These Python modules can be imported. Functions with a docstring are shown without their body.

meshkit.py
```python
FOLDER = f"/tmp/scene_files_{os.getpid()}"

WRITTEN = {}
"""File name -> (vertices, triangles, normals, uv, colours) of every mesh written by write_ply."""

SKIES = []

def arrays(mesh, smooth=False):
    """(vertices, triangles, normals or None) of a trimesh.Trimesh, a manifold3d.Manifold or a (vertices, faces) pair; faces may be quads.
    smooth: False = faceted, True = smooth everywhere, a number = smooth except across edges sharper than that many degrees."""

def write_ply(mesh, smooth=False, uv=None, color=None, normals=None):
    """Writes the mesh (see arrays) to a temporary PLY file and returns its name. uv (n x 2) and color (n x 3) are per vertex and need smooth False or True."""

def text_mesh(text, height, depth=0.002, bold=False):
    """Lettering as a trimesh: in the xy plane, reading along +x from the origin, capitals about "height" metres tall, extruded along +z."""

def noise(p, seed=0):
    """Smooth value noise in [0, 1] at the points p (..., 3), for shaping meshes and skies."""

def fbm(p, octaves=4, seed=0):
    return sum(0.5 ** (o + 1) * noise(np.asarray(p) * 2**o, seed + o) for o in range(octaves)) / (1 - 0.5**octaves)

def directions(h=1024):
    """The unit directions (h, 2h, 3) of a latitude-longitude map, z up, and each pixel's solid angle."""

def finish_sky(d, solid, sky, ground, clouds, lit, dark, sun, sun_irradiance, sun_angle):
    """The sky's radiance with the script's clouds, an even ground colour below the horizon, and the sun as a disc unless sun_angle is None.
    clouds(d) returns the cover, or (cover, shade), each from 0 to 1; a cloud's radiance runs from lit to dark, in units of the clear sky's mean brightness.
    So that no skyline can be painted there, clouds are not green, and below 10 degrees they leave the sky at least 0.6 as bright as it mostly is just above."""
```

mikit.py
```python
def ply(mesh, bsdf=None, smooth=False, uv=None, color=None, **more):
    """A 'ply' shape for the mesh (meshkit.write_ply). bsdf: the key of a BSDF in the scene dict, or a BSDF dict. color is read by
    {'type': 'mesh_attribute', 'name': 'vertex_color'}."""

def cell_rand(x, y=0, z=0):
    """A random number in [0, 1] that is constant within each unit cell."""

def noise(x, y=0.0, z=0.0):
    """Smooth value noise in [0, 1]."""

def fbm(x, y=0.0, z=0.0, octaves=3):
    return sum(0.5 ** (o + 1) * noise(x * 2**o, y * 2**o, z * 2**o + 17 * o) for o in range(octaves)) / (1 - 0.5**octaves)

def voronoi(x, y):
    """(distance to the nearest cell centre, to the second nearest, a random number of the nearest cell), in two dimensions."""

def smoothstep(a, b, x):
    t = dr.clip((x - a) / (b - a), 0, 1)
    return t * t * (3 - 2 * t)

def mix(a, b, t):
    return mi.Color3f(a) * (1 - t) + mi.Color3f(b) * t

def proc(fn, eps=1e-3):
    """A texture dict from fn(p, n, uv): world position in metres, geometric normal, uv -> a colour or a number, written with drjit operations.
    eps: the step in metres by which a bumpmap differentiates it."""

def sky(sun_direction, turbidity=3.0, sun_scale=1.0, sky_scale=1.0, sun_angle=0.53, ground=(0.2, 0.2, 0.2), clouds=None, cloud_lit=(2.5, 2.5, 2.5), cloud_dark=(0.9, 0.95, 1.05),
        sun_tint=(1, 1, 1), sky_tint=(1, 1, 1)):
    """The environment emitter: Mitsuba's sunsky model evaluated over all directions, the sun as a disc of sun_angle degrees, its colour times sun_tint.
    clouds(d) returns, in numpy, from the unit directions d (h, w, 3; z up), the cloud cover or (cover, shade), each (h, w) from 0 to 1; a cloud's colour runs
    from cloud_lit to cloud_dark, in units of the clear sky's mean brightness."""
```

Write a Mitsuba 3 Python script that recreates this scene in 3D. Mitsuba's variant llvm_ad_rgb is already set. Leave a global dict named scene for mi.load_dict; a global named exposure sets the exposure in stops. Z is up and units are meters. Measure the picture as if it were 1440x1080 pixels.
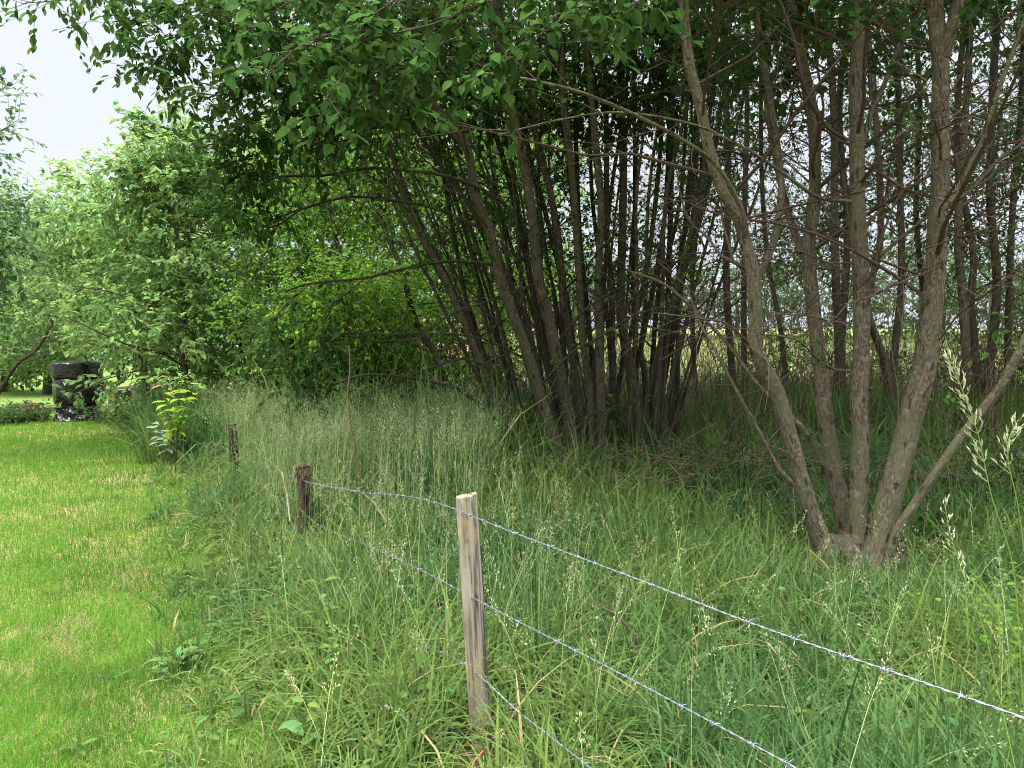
import math, numpy as np, trimesh, mitsuba as mi, drjit as dr, mikit, meshkit
T = mi.ScalarTransform4f
rng = np.random.default_rng(7)

# ---------------------------------------------------------------- camera, sky, exposure
EYE = np.array([0.0, 0.0, 1.6])
FPX, PITCH = 1028.0, math.atan(35 / 1028.0)           # focal length in pixels of a 1440 wide picture; tilt down
FWD = np.array([0, math.cos(PITCH), -math.sin(PITCH)]); UP = np.array([0, math.sin(PITCH), math.cos(PITCH)])
scene, labels = {}, {}
scene['camera'] = {'type': 'perspective', 'fov': 2 * math.degrees(math.atan(720 / FPX)), 'fov_axis': 'x', 'near_clip': 0.05, 'far_clip': 2000.0,
                   'to_world': T().look_at(origin=EYE.tolist(), target=(EYE + FWD).tolist(), up=[0, 0, 1])}


def overcast(d):
    z = np.clip(d[..., 2], 0, 1)
    t = np.clip((z - .44) / .5, 0, 1)
    n = meshkit.fbm(d * [2.2, 2.2, 5.0] + 3.1, 4)
    return np.ones(z.shape), np.clip(1.03 - 1.03 * t * t * (3 - 2 * t) + 0.14 * (n - 0.5), 0, 1)


scene['sky'] = mikit.sky((-0.36, -0.2, 0.91), turbidity=4, sun_scale=0.22, sun_angle=40, clouds=overcast,
                         cloud_lit=(4.8, 4.85, 4.9), cloud_dark=(0.41, 0.435, 0.49), ground=(0.08, 0.12, 0.05))
exposure = 4.4


# ---------------------------------------------------------------- helpers
def at(px, py, d):
    """The point of the place seen at pixel (px, py) of the 1440 x 1080 photograph, d metres ahead."""
    r = FWD + np.array([1.0, 0, 0]) * (px - 720) / FPX - UP * (py - 540) / FPX
    return EYE + r * (d / r[1])


def path(pts, d):
    """Pixel points and their distances (one number, or first and last) -> world points."""
    ds = np.full(len(pts), float(d)) if np.isscalar(d) else np.interp(np.linspace(0, 1, len(pts)), np.linspace(0, 1, len(d)), d)
    return np.array([at(x, y, q) for (x, y), q in zip(pts, ds)])


def unit(v):
    return v / np.maximum(np.linalg.norm(v, axis=-1, keepdims=True), 1e-9)


def smooth(a, b, x):
    t = np.clip((x - a) / (b - a), 0, 1)
    return t * t * (3 - 2 * t)


def spline(c, n):
    c = np.asarray(c, float)
    c = np.vstack([2 * c[0] - c[1], c, 2 * c[-1] - c[-2]])
    u = np.linspace(0, len(c) - 3 - 1e-6, n)
    i = u.astype(int); t = (u - i)[:, None]
    a, b, e, f = c[i], c[i + 1], c[i + 2], c[i + 3]
    return 0.5 * (2 * b + (e - a) * t + (2 * a - 5 * b + 4 * e - f) * t ** 2 + (3 * b - a - 3 * e + f) * t ** 3)


def tubes(P, R, sides=5, cap=False):
    """Many tubes of equal count as one (v, f, uv)."""
    P = np.asarray(P, float)
    if P.ndim == 2: P = P[None]
    R = np.broadcast_to(np.asarray(R, float), P.shape[:2])
    B, N, _ = P.shape
    t = unit(np.gradient(P, axis=1))
    m = unit(P[:, -1] - P[:, 0])
    ref = np.where(np.abs(m[:, 2:]) < 0.8, [0, 0, 1.0], [0.96, 0.28, 0])[:, None]
    a = unit(np.cross(t, ref)); b = np.cross(t, a)
    S = sides + 1
    ang = np.arange(S) * 2 * np.pi / sides
    v = P[:, :, None] + R[:, :, None, None] * (np.cos(ang)[:, None] * a[:, :, None] + np.sin(ang)[:, None] * b[:, :, None])
    L = np.concatenate([np.zeros((B, 1)), np.cumsum(np.linalg.norm(np.diff(P, axis=1), axis=2), 1)], 1)
    uv = np.stack(np.broadcast_arrays(ang[None, None] * R.mean(1)[:, None, None], L[:, :, None]), -1)
    i, j = np.meshgrid(np.arange(N - 1), np.arange(sides), indexing='ij')
    q = np.stack([i * S + j, i * S + j + 1, (i + 1) * S + j + 1, (i + 1) * S + j], -1).reshape(-1, 4)
    f = np.vstack([q[:, [0, 1, 2]], q[:, [0, 2, 3]]])
    F = (f[None] + (np.arange(B) * N * S)[:, None, None]).reshape(-1, 3)
    return v.reshape(-1, 3), F, uv.reshape(-1, 2)


def join(ms):
    v, f, u, k = [], [], [], 0
    for m in ms:
        v.append(m[0]); f.append(m[1] + k); k += len(m[0])
        if len(m) > 2: u.append(m[2])
    return (np.vstack(v), np.vstack(f)) + ((np.vstack(u),) if u else ())


def add(key, m, bsdf, sm=True, color=None, **props):
    """One entry of the scene; props: label, category, group, kind."""
    base, k = key, 0
    while key in scene:
        k += 1; key = f'{base}_{k:03d}'
    uv = m[2] if len(m) > 2 and m[2] is not None and color is None else None
    scene[key] = mikit.ply((m[0], m[1]), bsdf, smooth=sm, uv=uv, color=color)
    if props: labels[key] = props
    return key


def thing(name, label, category, group=None):
    key, k = name, 0
    while key in labels:
        k += 1; key = f'{name}_{k:03d}'
    labels[key] = {'label': label, 'category': category}
    if group: labels[key]['group'] = group
    return key


LEAF4 = (np.array([[0, 0, 0], [.28, .42, .05], [.66, .40, .05], [1, 0, -.10], [.66, -.40, .05], [.28, -.42, .05]]), np.array([[0, 3, 2], [0, 2, 1], [0, 4, 3], [0, 5, 4]]))
LEAF2 = (np.array([[0, 0, 0], [.42, .5, .07], [1, 0, -.08], [.42, -.5, .07]]), np.array([[0, 2, 1], [0, 3, 2]]))
LEAF10 = (np.array([[0, 0, 0], [.3, 0, .0], [.6, 0, -.03], [.84, 0, -.08], [1, 0, -.16], [.14, .30, .04], [.38, .48, .07], [.68, .37, .04], [.88, .14, -.05], [.14, -.30, .04], [.38, -.48, .07], [.68, -.37, .04], [.88, -.14, -.05]]),
          np.array([[0, 1, 5], [1, 6, 5], [1, 2, 6], [2, 7, 6], [2, 3, 7], [3, 8, 7], [3, 4, 8], [0, 9, 1], [1, 9, 10], [1, 10, 2], [2, 10, 11], [2, 11, 3], [3, 11, 12], [3, 12, 4]]))


def leaf_mesh(p, d, n, size, ratio, tmpl, col):
    """Leaves at p, along d, facing n; ratio = width / length. Returns (v, f), colours."""
    d = unit(d); s = unit(np.cross(n, d)); n = np.cross(d, s)
    t = tmpl[0]; size = np.broadcast_to(size, (len(p),))
    k = size[:, None, None]
    v = p[:, None] + k * (t[None, :, 0:1] * d[:, None] + t[None, :, 1:2] * ratio * s[:, None] + t[None, :, 2:3] * n[:, None])
    f = (tmpl[1][None] + (np.arange(len(p)) * len(t))[:, None, None]).reshape(-1, 3)
    return (v.reshape(-1, 3), f), np.repeat(col, len(t), 0)


def tint(n, base, hue=0.11, lum=0.26, r=None, warm=None):
    """Per-leaf colour variation round a base reflectance."""
    r = r or rng
    b = np.array(base) * np.exp(lum * r.normal(size=(n, 1)))
    h = hue * r.normal(size=(n, 1))
    return np.clip(b * np.exp(np.hstack([h, 0 * h, -h])), 0.005, 0.8)


def meander(o, d, L, n, wig=0.15, up=0.0, r=None):
    r = r or rng
    d = unit(np.asarray(d, float)); p = np.asarray(o, float); out = [p]
    s = (np.asarray(L) / (n - 1))[:, None]
    for _ in range(n - 1):
        d = unit(d + wig * r.normal(size=d.shape) + np.array([0, 0, 1.0]) * up)
        p = p + d * s; out.append(p)
    return np.stack(out, 1)


def along(P, k, t0, r=None, t1=1.0):
    """k places on each polyline: points, tangents, and t."""
    r = r or rng
    B, N, _ = P.shape
    t = t0 + (t1 - t0) * (np.arange(k)[None] + r.random((B, k))) / k
    x = t * (N - 1 - 1e-6); i = x.astype(int); w = (x - i)[..., None]
    bi = np.arange(B)[:, None]
    return (P[bi, i] * (1 - w) + P[bi, i + 1] * w).reshape(-1, 3), unit(P[bi, i + 1] - P[bi, i]).reshape(-1, 3), t.reshape(-1)


def ball(n, r=None):
    return unit((r or rng).normal(size=(n, 3)))


def leaves_on(P, k, t0, size, ratio, tmpl, base, droop=0.35, r=None, **kw):
    r = r or rng
    p, t, _ = along(P, k, t0, r)
    n = len(p)
    d = unit(0.6 * t + 0.8 * ball(n, r) * [1, 1, .45] - [0, 0, droop])
    nr = unit(np.array([0, 0, 1.0]) + 0.55 * ball(n, r))
    p = p + ball(n, r) * 0.02
    sz = size * np.exp(0.22 * r.normal(size=n)).clip(.5, 1.6)
    return p, d, nr, sz, tint(n, base, r=r, **kw)


def cloud(boxes, k, nl, leaf, base, r, tmpl=LEAF4, L=.5, hue=.11, lum=.26):
    """Twigs with leaves filling ellipsoids (centre, radii): (twigs, leaf set)."""
    W = []
    for c, R in boxes:
        o = ball(k, r) * r.random((k, 1)) ** .45 * R
        d = unit(o / np.array(R) + .9 * ball(k, r) + [0, 0, .15])
        W.append(meander(o + c, d, np.full(k, L) * (.6 + .8 * r.random(k)), 3, .25, -.07, r))
    W = np.concatenate(W)
    W[..., 2] = np.maximum(W[..., 2], gz(W[..., 0], W[..., 1]) + .06)
    p, d_, n, s, c = leaves_on(W, nl, .05, leaf, .58, tmpl, base, r=r, hue=hue, lum=lum)
    return W, (p, d_, n, s, .58, tmpl, c)


def box_at(px, py, d, rx, ry, rz):
    return at(px, py, d), (rx, ry, rz)


# ---------------------------------------------------------------- materials
def vc():
    return {'type': 'mesh_attribute', 'name': 'vertex_color'}


def C(r, g, b):
    return {'type': 'rgb', 'value': [r, g, b]}


scene['leaf_material'] = {'type': 'principledthin', 'base_color': vc(), 'roughness': 0.46, 'diff_trans': 1.1, 'eta': 1.38}
scene['grass_material'] = {'type': 'principledthin', 'base_color': vc(), 'roughness': 0.36, 'diff_trans': 0.8, 'eta': 1.45}
scene['straw_material'] = {'type': 'principledthin', 'base_color': vc(), 'roughness': 0.8, 'diff_trans': 0.5, 'eta': 1.3}


def bark(a, b, moss, bump=0.006):
    def crk(uv):
        w = mikit.fbm(uv.x * 20, uv.y * 9, 7.0, 2) * 1.3
        a1 = dr.abs(2 * mikit.noise(uv.x * 95 + w, uv.y * 17 + w, 1.0) - 1)
        a2 = dr.abs(2 * mikit.noise(uv.x * 150 + w, uv.y * 26, 5.0) - 1)
        return a1 * .5 + a2 * .5

    def col(p, n, uv):
        u, v = uv.x, uv.y
        fiss = crk(uv) * (.6 + .6 * mikit.noise(u * 300, v * 120, 1.0))
        big = mikit.fbm(p.x * 5, p.y * 5, p.z * 2.2, 3)
        ring = mikit.fbm(u * 26 + p.x * 2, v * 46, 3.0, 2)
        c = mikit.mix(a, b, mikit.smoothstep(.04, .50, fiss))
        c = mikit.mix(c, [x * .45 for x in a], mikit.smoothstep(.70, .9, ring) * .3)
        c = mikit.mix(c, moss, mikit.smoothstep(.40, .66, big) * .75)
        f1, f2, wh = mikit.voronoi(u * 7 + p.x, v * 2.6)
        c = mikit.mix(c, [x * .35 for x in a], mikit.smoothstep(.13, .05, f1 + .08 * (mikit.noise(u * 60, v * 60) - .5)) * .8)
        return mikit.mix(c, [.26, .265, .22], mikit.smoothstep(.66, .74, mikit.fbm(p.x * 26, p.y * 26, p.z * 20, 3)) * .28)

    def h(p, n, uv):
        return dr.minimum(crk(uv), .5) * 1.6 + .25 * mikit.noise(uv.x * 200, uv.y * 80, 0.0)
    return {'type': 'twosided', 'bsdf': {'type': 'bumpmap', 'arbitrary': mikit.proc(h, 2e-3), 'scale': bump,
            'bsdf': {'type': 'principled', 'base_color': mikit.proc(col), 'roughness': 0.85, 'specular': 0.25}}}


scene['bark_pale'] = bark([.050, .041, .029], [.128, .108, .076], [.088, .096, .047], .006)
scene['bark_dark'] = bark([.024, .019, .014], [.066, .054, .040], [.040, .044, .024])
scene['bark_mid'] = bark([.036, .029, .021], [.098, .082, .058], [.064, .067, .035])
scene['twig_material'] = {'type': 'twosided', 'bsdf': {'type': 'principled', 'base_color': C(.075, .055, .04), 'roughness': .85, 'specular': .2}}
scene['dead_twig_material'] = {'type': 'twosided', 'bsdf': {'type': 'principled', 'base_color': C(.115, .085, .062), 'roughness': .85, 'specular': .2}}

# ---------------------------------------------------------------- ground
FU, FN, F0 = np.array([-.464, .886]), np.array([.886, .464]), np.array([-.13, 2.96])   # the fence line


def fence_s(x, y):
    return (x - F0[0]) * FN[0] + (y - F0[1]) * FN[1]


def gz(x, y):
    x, y = np.asarray(x, float), np.asarray(y, float)
    p = np.stack(np.broadcast_arrays(x * .7, y * .7, 0 * x), -1)
    lump = .07 * (meshkit.fbm(p, 3, 5) - .5)
    rise = .078 * np.maximum(0, np.minimum(y, 90) - 17) * smooth(-14, 2, x) * smooth(15, 24, y)
    return lump + rise


def grid_axis(lo, mid0, mid1, hi, step):
    a = np.arange(mid0, mid1 + step, step)
    l = mid0 - np.geomspace(step, mid0 - lo, 26)[::-1]; h = a[-1] + np.geomspace(step, hi - a[-1], 26)
    return np.concatenate([l, a, h])


gx, gy = grid_axis(-400, -14, 16, 400, .22), grid_axis(-60, -2, 26, 700, .22)
X, Y = np.meshgrid(gx, gy)
gv = np.stack([X, Y, gz(X, Y)], -1).reshape(-1, 3)
i, j = np.meshgrid(np.arange(len(gy) - 1), np.arange(len(gx) - 1), indexing='ij')
q = (i * len(gx) + j).ravel(); w_ = len(gx)
gf = np.vstack([np.stack([q, q + 1, q + w_ + 1], 1), np.stack([q, q + w_ + 1, q + w_], 1)])


def ground_col(p, n, uv):
    s = (p.x - F0[0]) * FN[0] + (p.y - F0[1]) * FN[1]
    a = mikit.fbm(p.x * 1.3, p.y * 1.3, 0.0, 3); f = mikit.fbm(p.x * 22, p.y * 22, 1.0, 3); k = mikit.noise(p.x * 90, p.y * 90, 2.0)
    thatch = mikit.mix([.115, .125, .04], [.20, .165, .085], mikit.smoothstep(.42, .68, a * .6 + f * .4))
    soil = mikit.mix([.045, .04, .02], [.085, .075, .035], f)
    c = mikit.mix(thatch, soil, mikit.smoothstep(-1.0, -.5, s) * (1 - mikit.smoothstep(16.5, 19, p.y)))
    c = mikit.mix(c, mikit.mix([.07, .125, .03], [.11, .16, .05], f), mikit.smoothstep(17.5, 20, p.y))
    meadow = mikit.mix([.12, .18, .06], [.21, .23, .10], mikit.smoothstep(.35, .65, mikit.fbm(p.x * .35, p.y * .12, 4.0, 4)))
    far = mikit.smoothstep(17, 21, p.y) * mikit.smoothstep(-9, -4, p.x)
    return mikit.mix(c, meadow, far) * (.75 + .5 * k)


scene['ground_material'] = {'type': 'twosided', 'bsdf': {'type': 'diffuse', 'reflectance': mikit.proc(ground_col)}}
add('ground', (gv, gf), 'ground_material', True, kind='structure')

# ---------------------------------------------------------------- grass blades
def blades(x, y, h, w, lean, col, levels=3, droop=0.5, z0=-.015, az=None, r=None):
    """Curved tapering ribbons, one colour each."""
    r = r or rng
    n = len(x)
    az = r.random(n) * 2 * np.pi if az is None else az
    dh = np.stack([np.cos(az), np.sin(az), 0 * az], 1)
    tw = az + np.pi / 2 + .7 * r.normal(size=n)
    side = np.stack([np.cos(tw), np.sin(tw), 0 * tw], 1)
    base = np.stack([x, y, gz(x, y) + z0], 1)
    th = np.clip(lean, 0, 1.0)
    pts, cur = [base], base
    for k in range(levels):
        ang = np.minimum(th * (.35 + (k + .5) / levels * (.65 + droop)), 2.3)
        cur = cur + (h / levels)[:, None] * (np.cos(ang)[:, None] * [0, 0, 1] + np.sin(ang)[:, None] * dh)
        pts.append(cur)
    v = []
    prof = np.array([.7, 1.0, .9, .7, .45])[:levels] if levels > 2 else np.array([.9, .8])
    for k in range(levels):
        o = side * (w * prof[k] / 2)[:, None]
        v += [pts[k] - o, pts[k] + o]
    v.append(pts[-1])
    m = 2 * levels + 1
    v = np.stack(v, 1).reshape(-1, 3)
    f = []
    for k in range(levels - 1):
        a = 2 * k
        f += [[a, a + 1, a + 3], [a, a + 3, a + 2]]
    f.append([m - 3, m - 2, m - 1])
    f = (np.array(f)[None] + (np.arange(n) * m)[:, None, None]).reshape(-1, 3)
    return (v, f), np.repeat(col, m, 0), np.stack(pts, 1)


def scatter(n, x0, x1, y0, y1, keep, r=None):
    r = r or rng
    x, y = x0 + (x1 - x0) * r.random(n), y0 + (y1 - y0) * r.random(n)
    k = r.random(n) < keep(x, y)
    return x[k], y[k]


def fan(n, d0, d1, a0, a1, keep, power=1.0, r=None):
    """Places with a density that thins with distance; x/y between a0 and a1."""
    r = r or rng
    y = d0 * (d1 / d0) ** (r.random(n) ** power)
    x = y * (a0 + (a1 - a0) * r.random(n))
    k = r.random(n) < keep(x, y)
    return x[k], y[k]


def patch(x, y, f, seed=0):
    return meshkit.fbm(np.stack([x * f, y * f, 0 * x], -1), 3, seed)


def lerp(a, b, t):
    return np.array(a) * (1 - t)[:, None] + np.array(b) * t[:, None]


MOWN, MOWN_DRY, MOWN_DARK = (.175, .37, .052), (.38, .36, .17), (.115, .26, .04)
# the mown lawn
x, y = fan(250000, 1.9, 20, -1.15, -.28, lambda x, y: (fence_s(x, y) < -.62 + .3 * (patch(x, y, 1.7, 3) - .5)).astype(float))
pt, pf = patch(x, y, 1.1, 11), patch(x, y, 6.0, 12)
dryp = smooth(.47, .66, .62 * pt + .38 * pf) * (1 - smooth(4.2, 8, y)) * .6 + .025
dry = rng.random(len(x)) < dryp
col = tint(len(x), (1, 1, 1), .10, .2)
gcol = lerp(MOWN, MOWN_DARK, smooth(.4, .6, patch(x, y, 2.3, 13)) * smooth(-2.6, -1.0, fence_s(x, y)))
col = np.where(dry[:, None], np.array(MOWN_DRY), gcol) * col
h = (.045 + .05 * rng.random(len(x))) * (1 + .5 * smooth(.5, .7, patch(x, y, 3, 14))) * (1 + .25 * smooth(6, 14, y))
wd = .0037 * (1 + smooth(3, 16, y) * 3.2) * (0.8 + .5 * rng.random(len(x)))
ln = np.abs(rng.normal(0, .55, len(x))) + dry * .5
f_ = y > 7
m1, c1, _ = blades(x[~f_], y[~f_], h[~f_], wd[~f_], ln[~f_], col[~f_], 2)
m2, c2, _ = blades(x[f_], y[f_], h[f_], wd[f_] * 1.15, ln[f_], col[f_], 1)
m, c = join([m1, m2]), np.vstack([c1, c2])
add('lawn_grass', m, 'grass_material', False, c, label='short mown yellow-green lawn with straw-coloured dry patches left of the fence', category='grass', kind='stuff')


# rough grass round the fence and under the trees
def rough_h(x, y):
    s = fence_s(x, y)
    h = .12 + .25 * smooth(-.85, -.2, s)
    h = h + .62 * smooth(.15, .7, s) * smooth(6.0, 8.5, y) * (1 - smooth(-1.0, 1.5, x))
    h = h + .25 * smooth(7.2, 10, y) * smooth(-.5, 1.5, x)
    h = h * (1 - .42 * np.exp(-((x - .3) ** 2 / .5 + (y - 2.2) ** 2 / .6)))
    h = h * (1 - .3 * np.exp(-((x + 1.62) ** 2 / .12 + (y - 5.6) ** 2 / .5)) - .2 * np.exp(-((x + 3.3) ** 2 / .2 + (y - 8.4) ** 2 / .5)))
    bare = np.exp(-((x - 2.75) ** 2 + (y - 5.55) ** 2) / .25)
    foot = np.exp(-((x - 2.5) ** 2 / .55 + (y - 5.0) ** 2 / .5))
    return h * (.75 + .5 * patch(x, y, 1.2, 21)) * (1 - .65 * bare) * (1 - .55 * foot)


def rough_col(x, y, n):
    t = patch(x, y, .9, 22)
    c = lerp((.118, .24, .080), (.195, .315, .085), smooth(.35, .65, t))
    c = c * (1 + .22 * smooth(6.5, 9, y) * (1 - smooth(-1, 1, x)))[:, None]
    return c * tint(n, (1, 1, 1), .12, .32)


def rough_keep(x, y):
    s = fence_s(x, y)
    k = smooth(-1.3, -.8, s) * (.45 + .55 * smooth(.3, .5, patch(x, y, 2.0, 23)))
    k = k * (1 - .8 * np.exp(-((x - 2.72) ** 2 + (y - 5.45) ** 2) / .3))
    return k * (1 - .97 * np.exp(-((x + .11) ** 2 / .045 + (y - 2.55) ** 2 / .5) ** 2 * 0 - ((x + .11) ** 2 / .06 + (y - 2.5) ** 2 / .5)))


def rough(name, n, d0, d1, a0, a1, levels, wmul, label, power=.9, keep=rough_keep, per=11):
    cx, cy = fan(n // per, d0, d1, a0, a1, keep, power)
    m0 = len(cx); k = m0 * per
    ca, ch = rng.random(m0) * 6.283, .7 + .6 * rng.random(m0)
    az = np.repeat(ca, per) + rng.normal(0, 1.25, k)
    off = .05 * rng.random(k)
    x, y = np.repeat(cx, per) + np.cos(az) * off, np.repeat(cy, per) + np.sin(az) * off
    h = rough_h(x, y) * np.repeat(ch, per) * (.5 + .75 * rng.random(k))
    dry = rng.random(k) < .08
    tc = np.repeat(tint(m0, (1, 1, 1), .10, .16), per, 0)
    c = np.where(dry[:, None], np.array((.42, .34, .18)) * tint(k, (1, 1, 1), .08, .2), rough_col(x, y, k) * tc)
    lean = np.abs(rng.normal(.78, .48, k)) + dry * .4
    m, c, _ = blades(x, y, h * 1.45, wmul * (.0055 + .0095 * rng.random(k) ** 1.3) * (1 + .10 * np.maximum(0, y - 4)), lean, c, levels, droop=1.9, az=az)
    add(name, m, 'grass_material', False, c, label=label, category='grass', kind='stuff')


rough('rough_grass', 66000, 1.2, 5.2, -.75, .95, 5, 1.0, 'long arching green grass round the nearest fence post and right of the wires')
rough('shaded_grass', 60000, 5.0, 12.5, -.95, 1.05, 3, 1.15, 'darker long grass growing under the trees behind the fence', keep=lambda x, y: rough_keep(x, y))
x, y = fan(40000, 11.0, 17.5, -.62, 1.1, lambda x, y: rough_keep(x, y) * (y < 18.5) * (1 - .8 * np.exp(-((x / y - .225) / .05) ** 2) - .6 * np.exp(-((x / y - .56) / .03) ** 2)))
k = len(x)
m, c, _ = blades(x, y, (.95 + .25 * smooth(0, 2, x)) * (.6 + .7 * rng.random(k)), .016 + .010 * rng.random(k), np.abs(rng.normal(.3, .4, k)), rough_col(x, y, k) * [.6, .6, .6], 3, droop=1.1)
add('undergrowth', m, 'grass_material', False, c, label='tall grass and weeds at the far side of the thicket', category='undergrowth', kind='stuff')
# broader blades and leafy plants mixed into the near grass
x, y = fan(6500, 1.4, 6.5, -.7, .95, lambda x, y: rough_keep(x, y) * (.2 + .8 * (patch(x, y, 1.6, 71) > .5)))
k = len(x)
m, c, _ = blades(x, y, rough_h(x, y) * (.8 + .7 * rng.random(k)), .011 + .008 * rng.random(k), np.abs(rng.normal(.7, .4, k)), lerp((.10, .21, .075), (.16, .27, .10), rng.random(k)) * tint(k, (1, 1, 1), .06, .2), 5, droop=1.9)
add('broad_grass', m, 'grass_material', False, c, label='broad bluish-green grass blades bent over in clumps beside the wires', category='grass', kind='stuff')
x, y = fan(900, 1.6, 7, -.65, .95, lambda x, y: rough_keep(x, y) * (.15 + .85 * (patch(x, y, 1.1, 72) > .53)))
k = len(x); per = 9
a = rng.random((k, per)) * 6.283
hh = (rough_h(x, y) * .75)[:, None] * rng.random((k, per))
p = np.stack([x[:, None] + .05 * np.cos(a), y[:, None] + .05 * np.sin(a), gz(x, y)[:, None] + hh + .02], -1).reshape(-1, 3)
d = np.stack([np.cos(a), np.sin(a), .1 + 0 * a], -1).reshape(-1, 3)
m, c = leaf_mesh(p, d, unit(np.array([0, 0, 1.0]) + .4 * ball(k * per)), .035 + .035 * rng.random(k * per), .55, LEAF4, tint(k * per, (.11, .21, .06), .08, .2))
add('ground_weeds', m, 'leaf_material', False, c, label='small broad-leaved weeds scattered through the long grass', category='weeds', kind='stuff')
# the meadow beyond
x, y = fan(30000, 19, 62, -.30, 1.0, lambda x, y: (x > -9).astype(float), 1.0)
k = len(x)
m, c, _ = blades(x, y, .3 + .35 * rng.random(k), .02 + .001 * y, np.abs(rng.normal(.2, .4, k)), lerp((.15, .21, .07), (.25, .26, .13), smooth(.4, .6, patch(x, y, .3, 41))) * tint(k, (1, 1, 1), .06, .15), 2)
add('meadow_grass', m, 'grass_material', False, c, label='pale sunlit meadow grass beyond the thicket', category='grass', kind='stuff')


# ---------------------------------------------------------------- grass in flower
def panicles(x, y, h, size, col, spik=26, lean=.18, big=1.0, wst=.0022):
    """Thin stalks, each with a loose plume of small spikelets. Returns (v, f), colours."""
    n = len(x)
    stem, sc, pts = blades(x, y, h, np.full(n, wst * big), np.abs(rng.normal(lean, .14, n)), col * [.9, 1.0, .8], 4, droop=1.2)
    a, b = pts[:, -2], pts[:, -1]
    t = rng.random((n, spik))
    ctr = a[:, None] * (1 - t)[..., None] + b[:, None] * t[..., None]
    out = ball(n * spik).reshape(n, spik, 3) * [1, 1, .5]
    rad = (size[:, None] * (1.05 - t) * rng.random((n, spik)) ** .6)[..., None]
    p = (ctr + out * rad).reshape(-1, 3)
    d = unit(unit(out).reshape(-1, 3) * .7 + np.repeat(unit(b - a), spik, 0))
    lm, lc = leaf_mesh(p, d, ball(len(p)), (.009 + .006 * rng.random(len(p))) * np.repeat(big * np.ones(n), spik), .38, LEAF2, np.repeat(col, spik, 0) * tint(len(p), (1, 1, 1), .05, .2))
    return join([stem, lm]), np.vstack([sc, lc])


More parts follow.
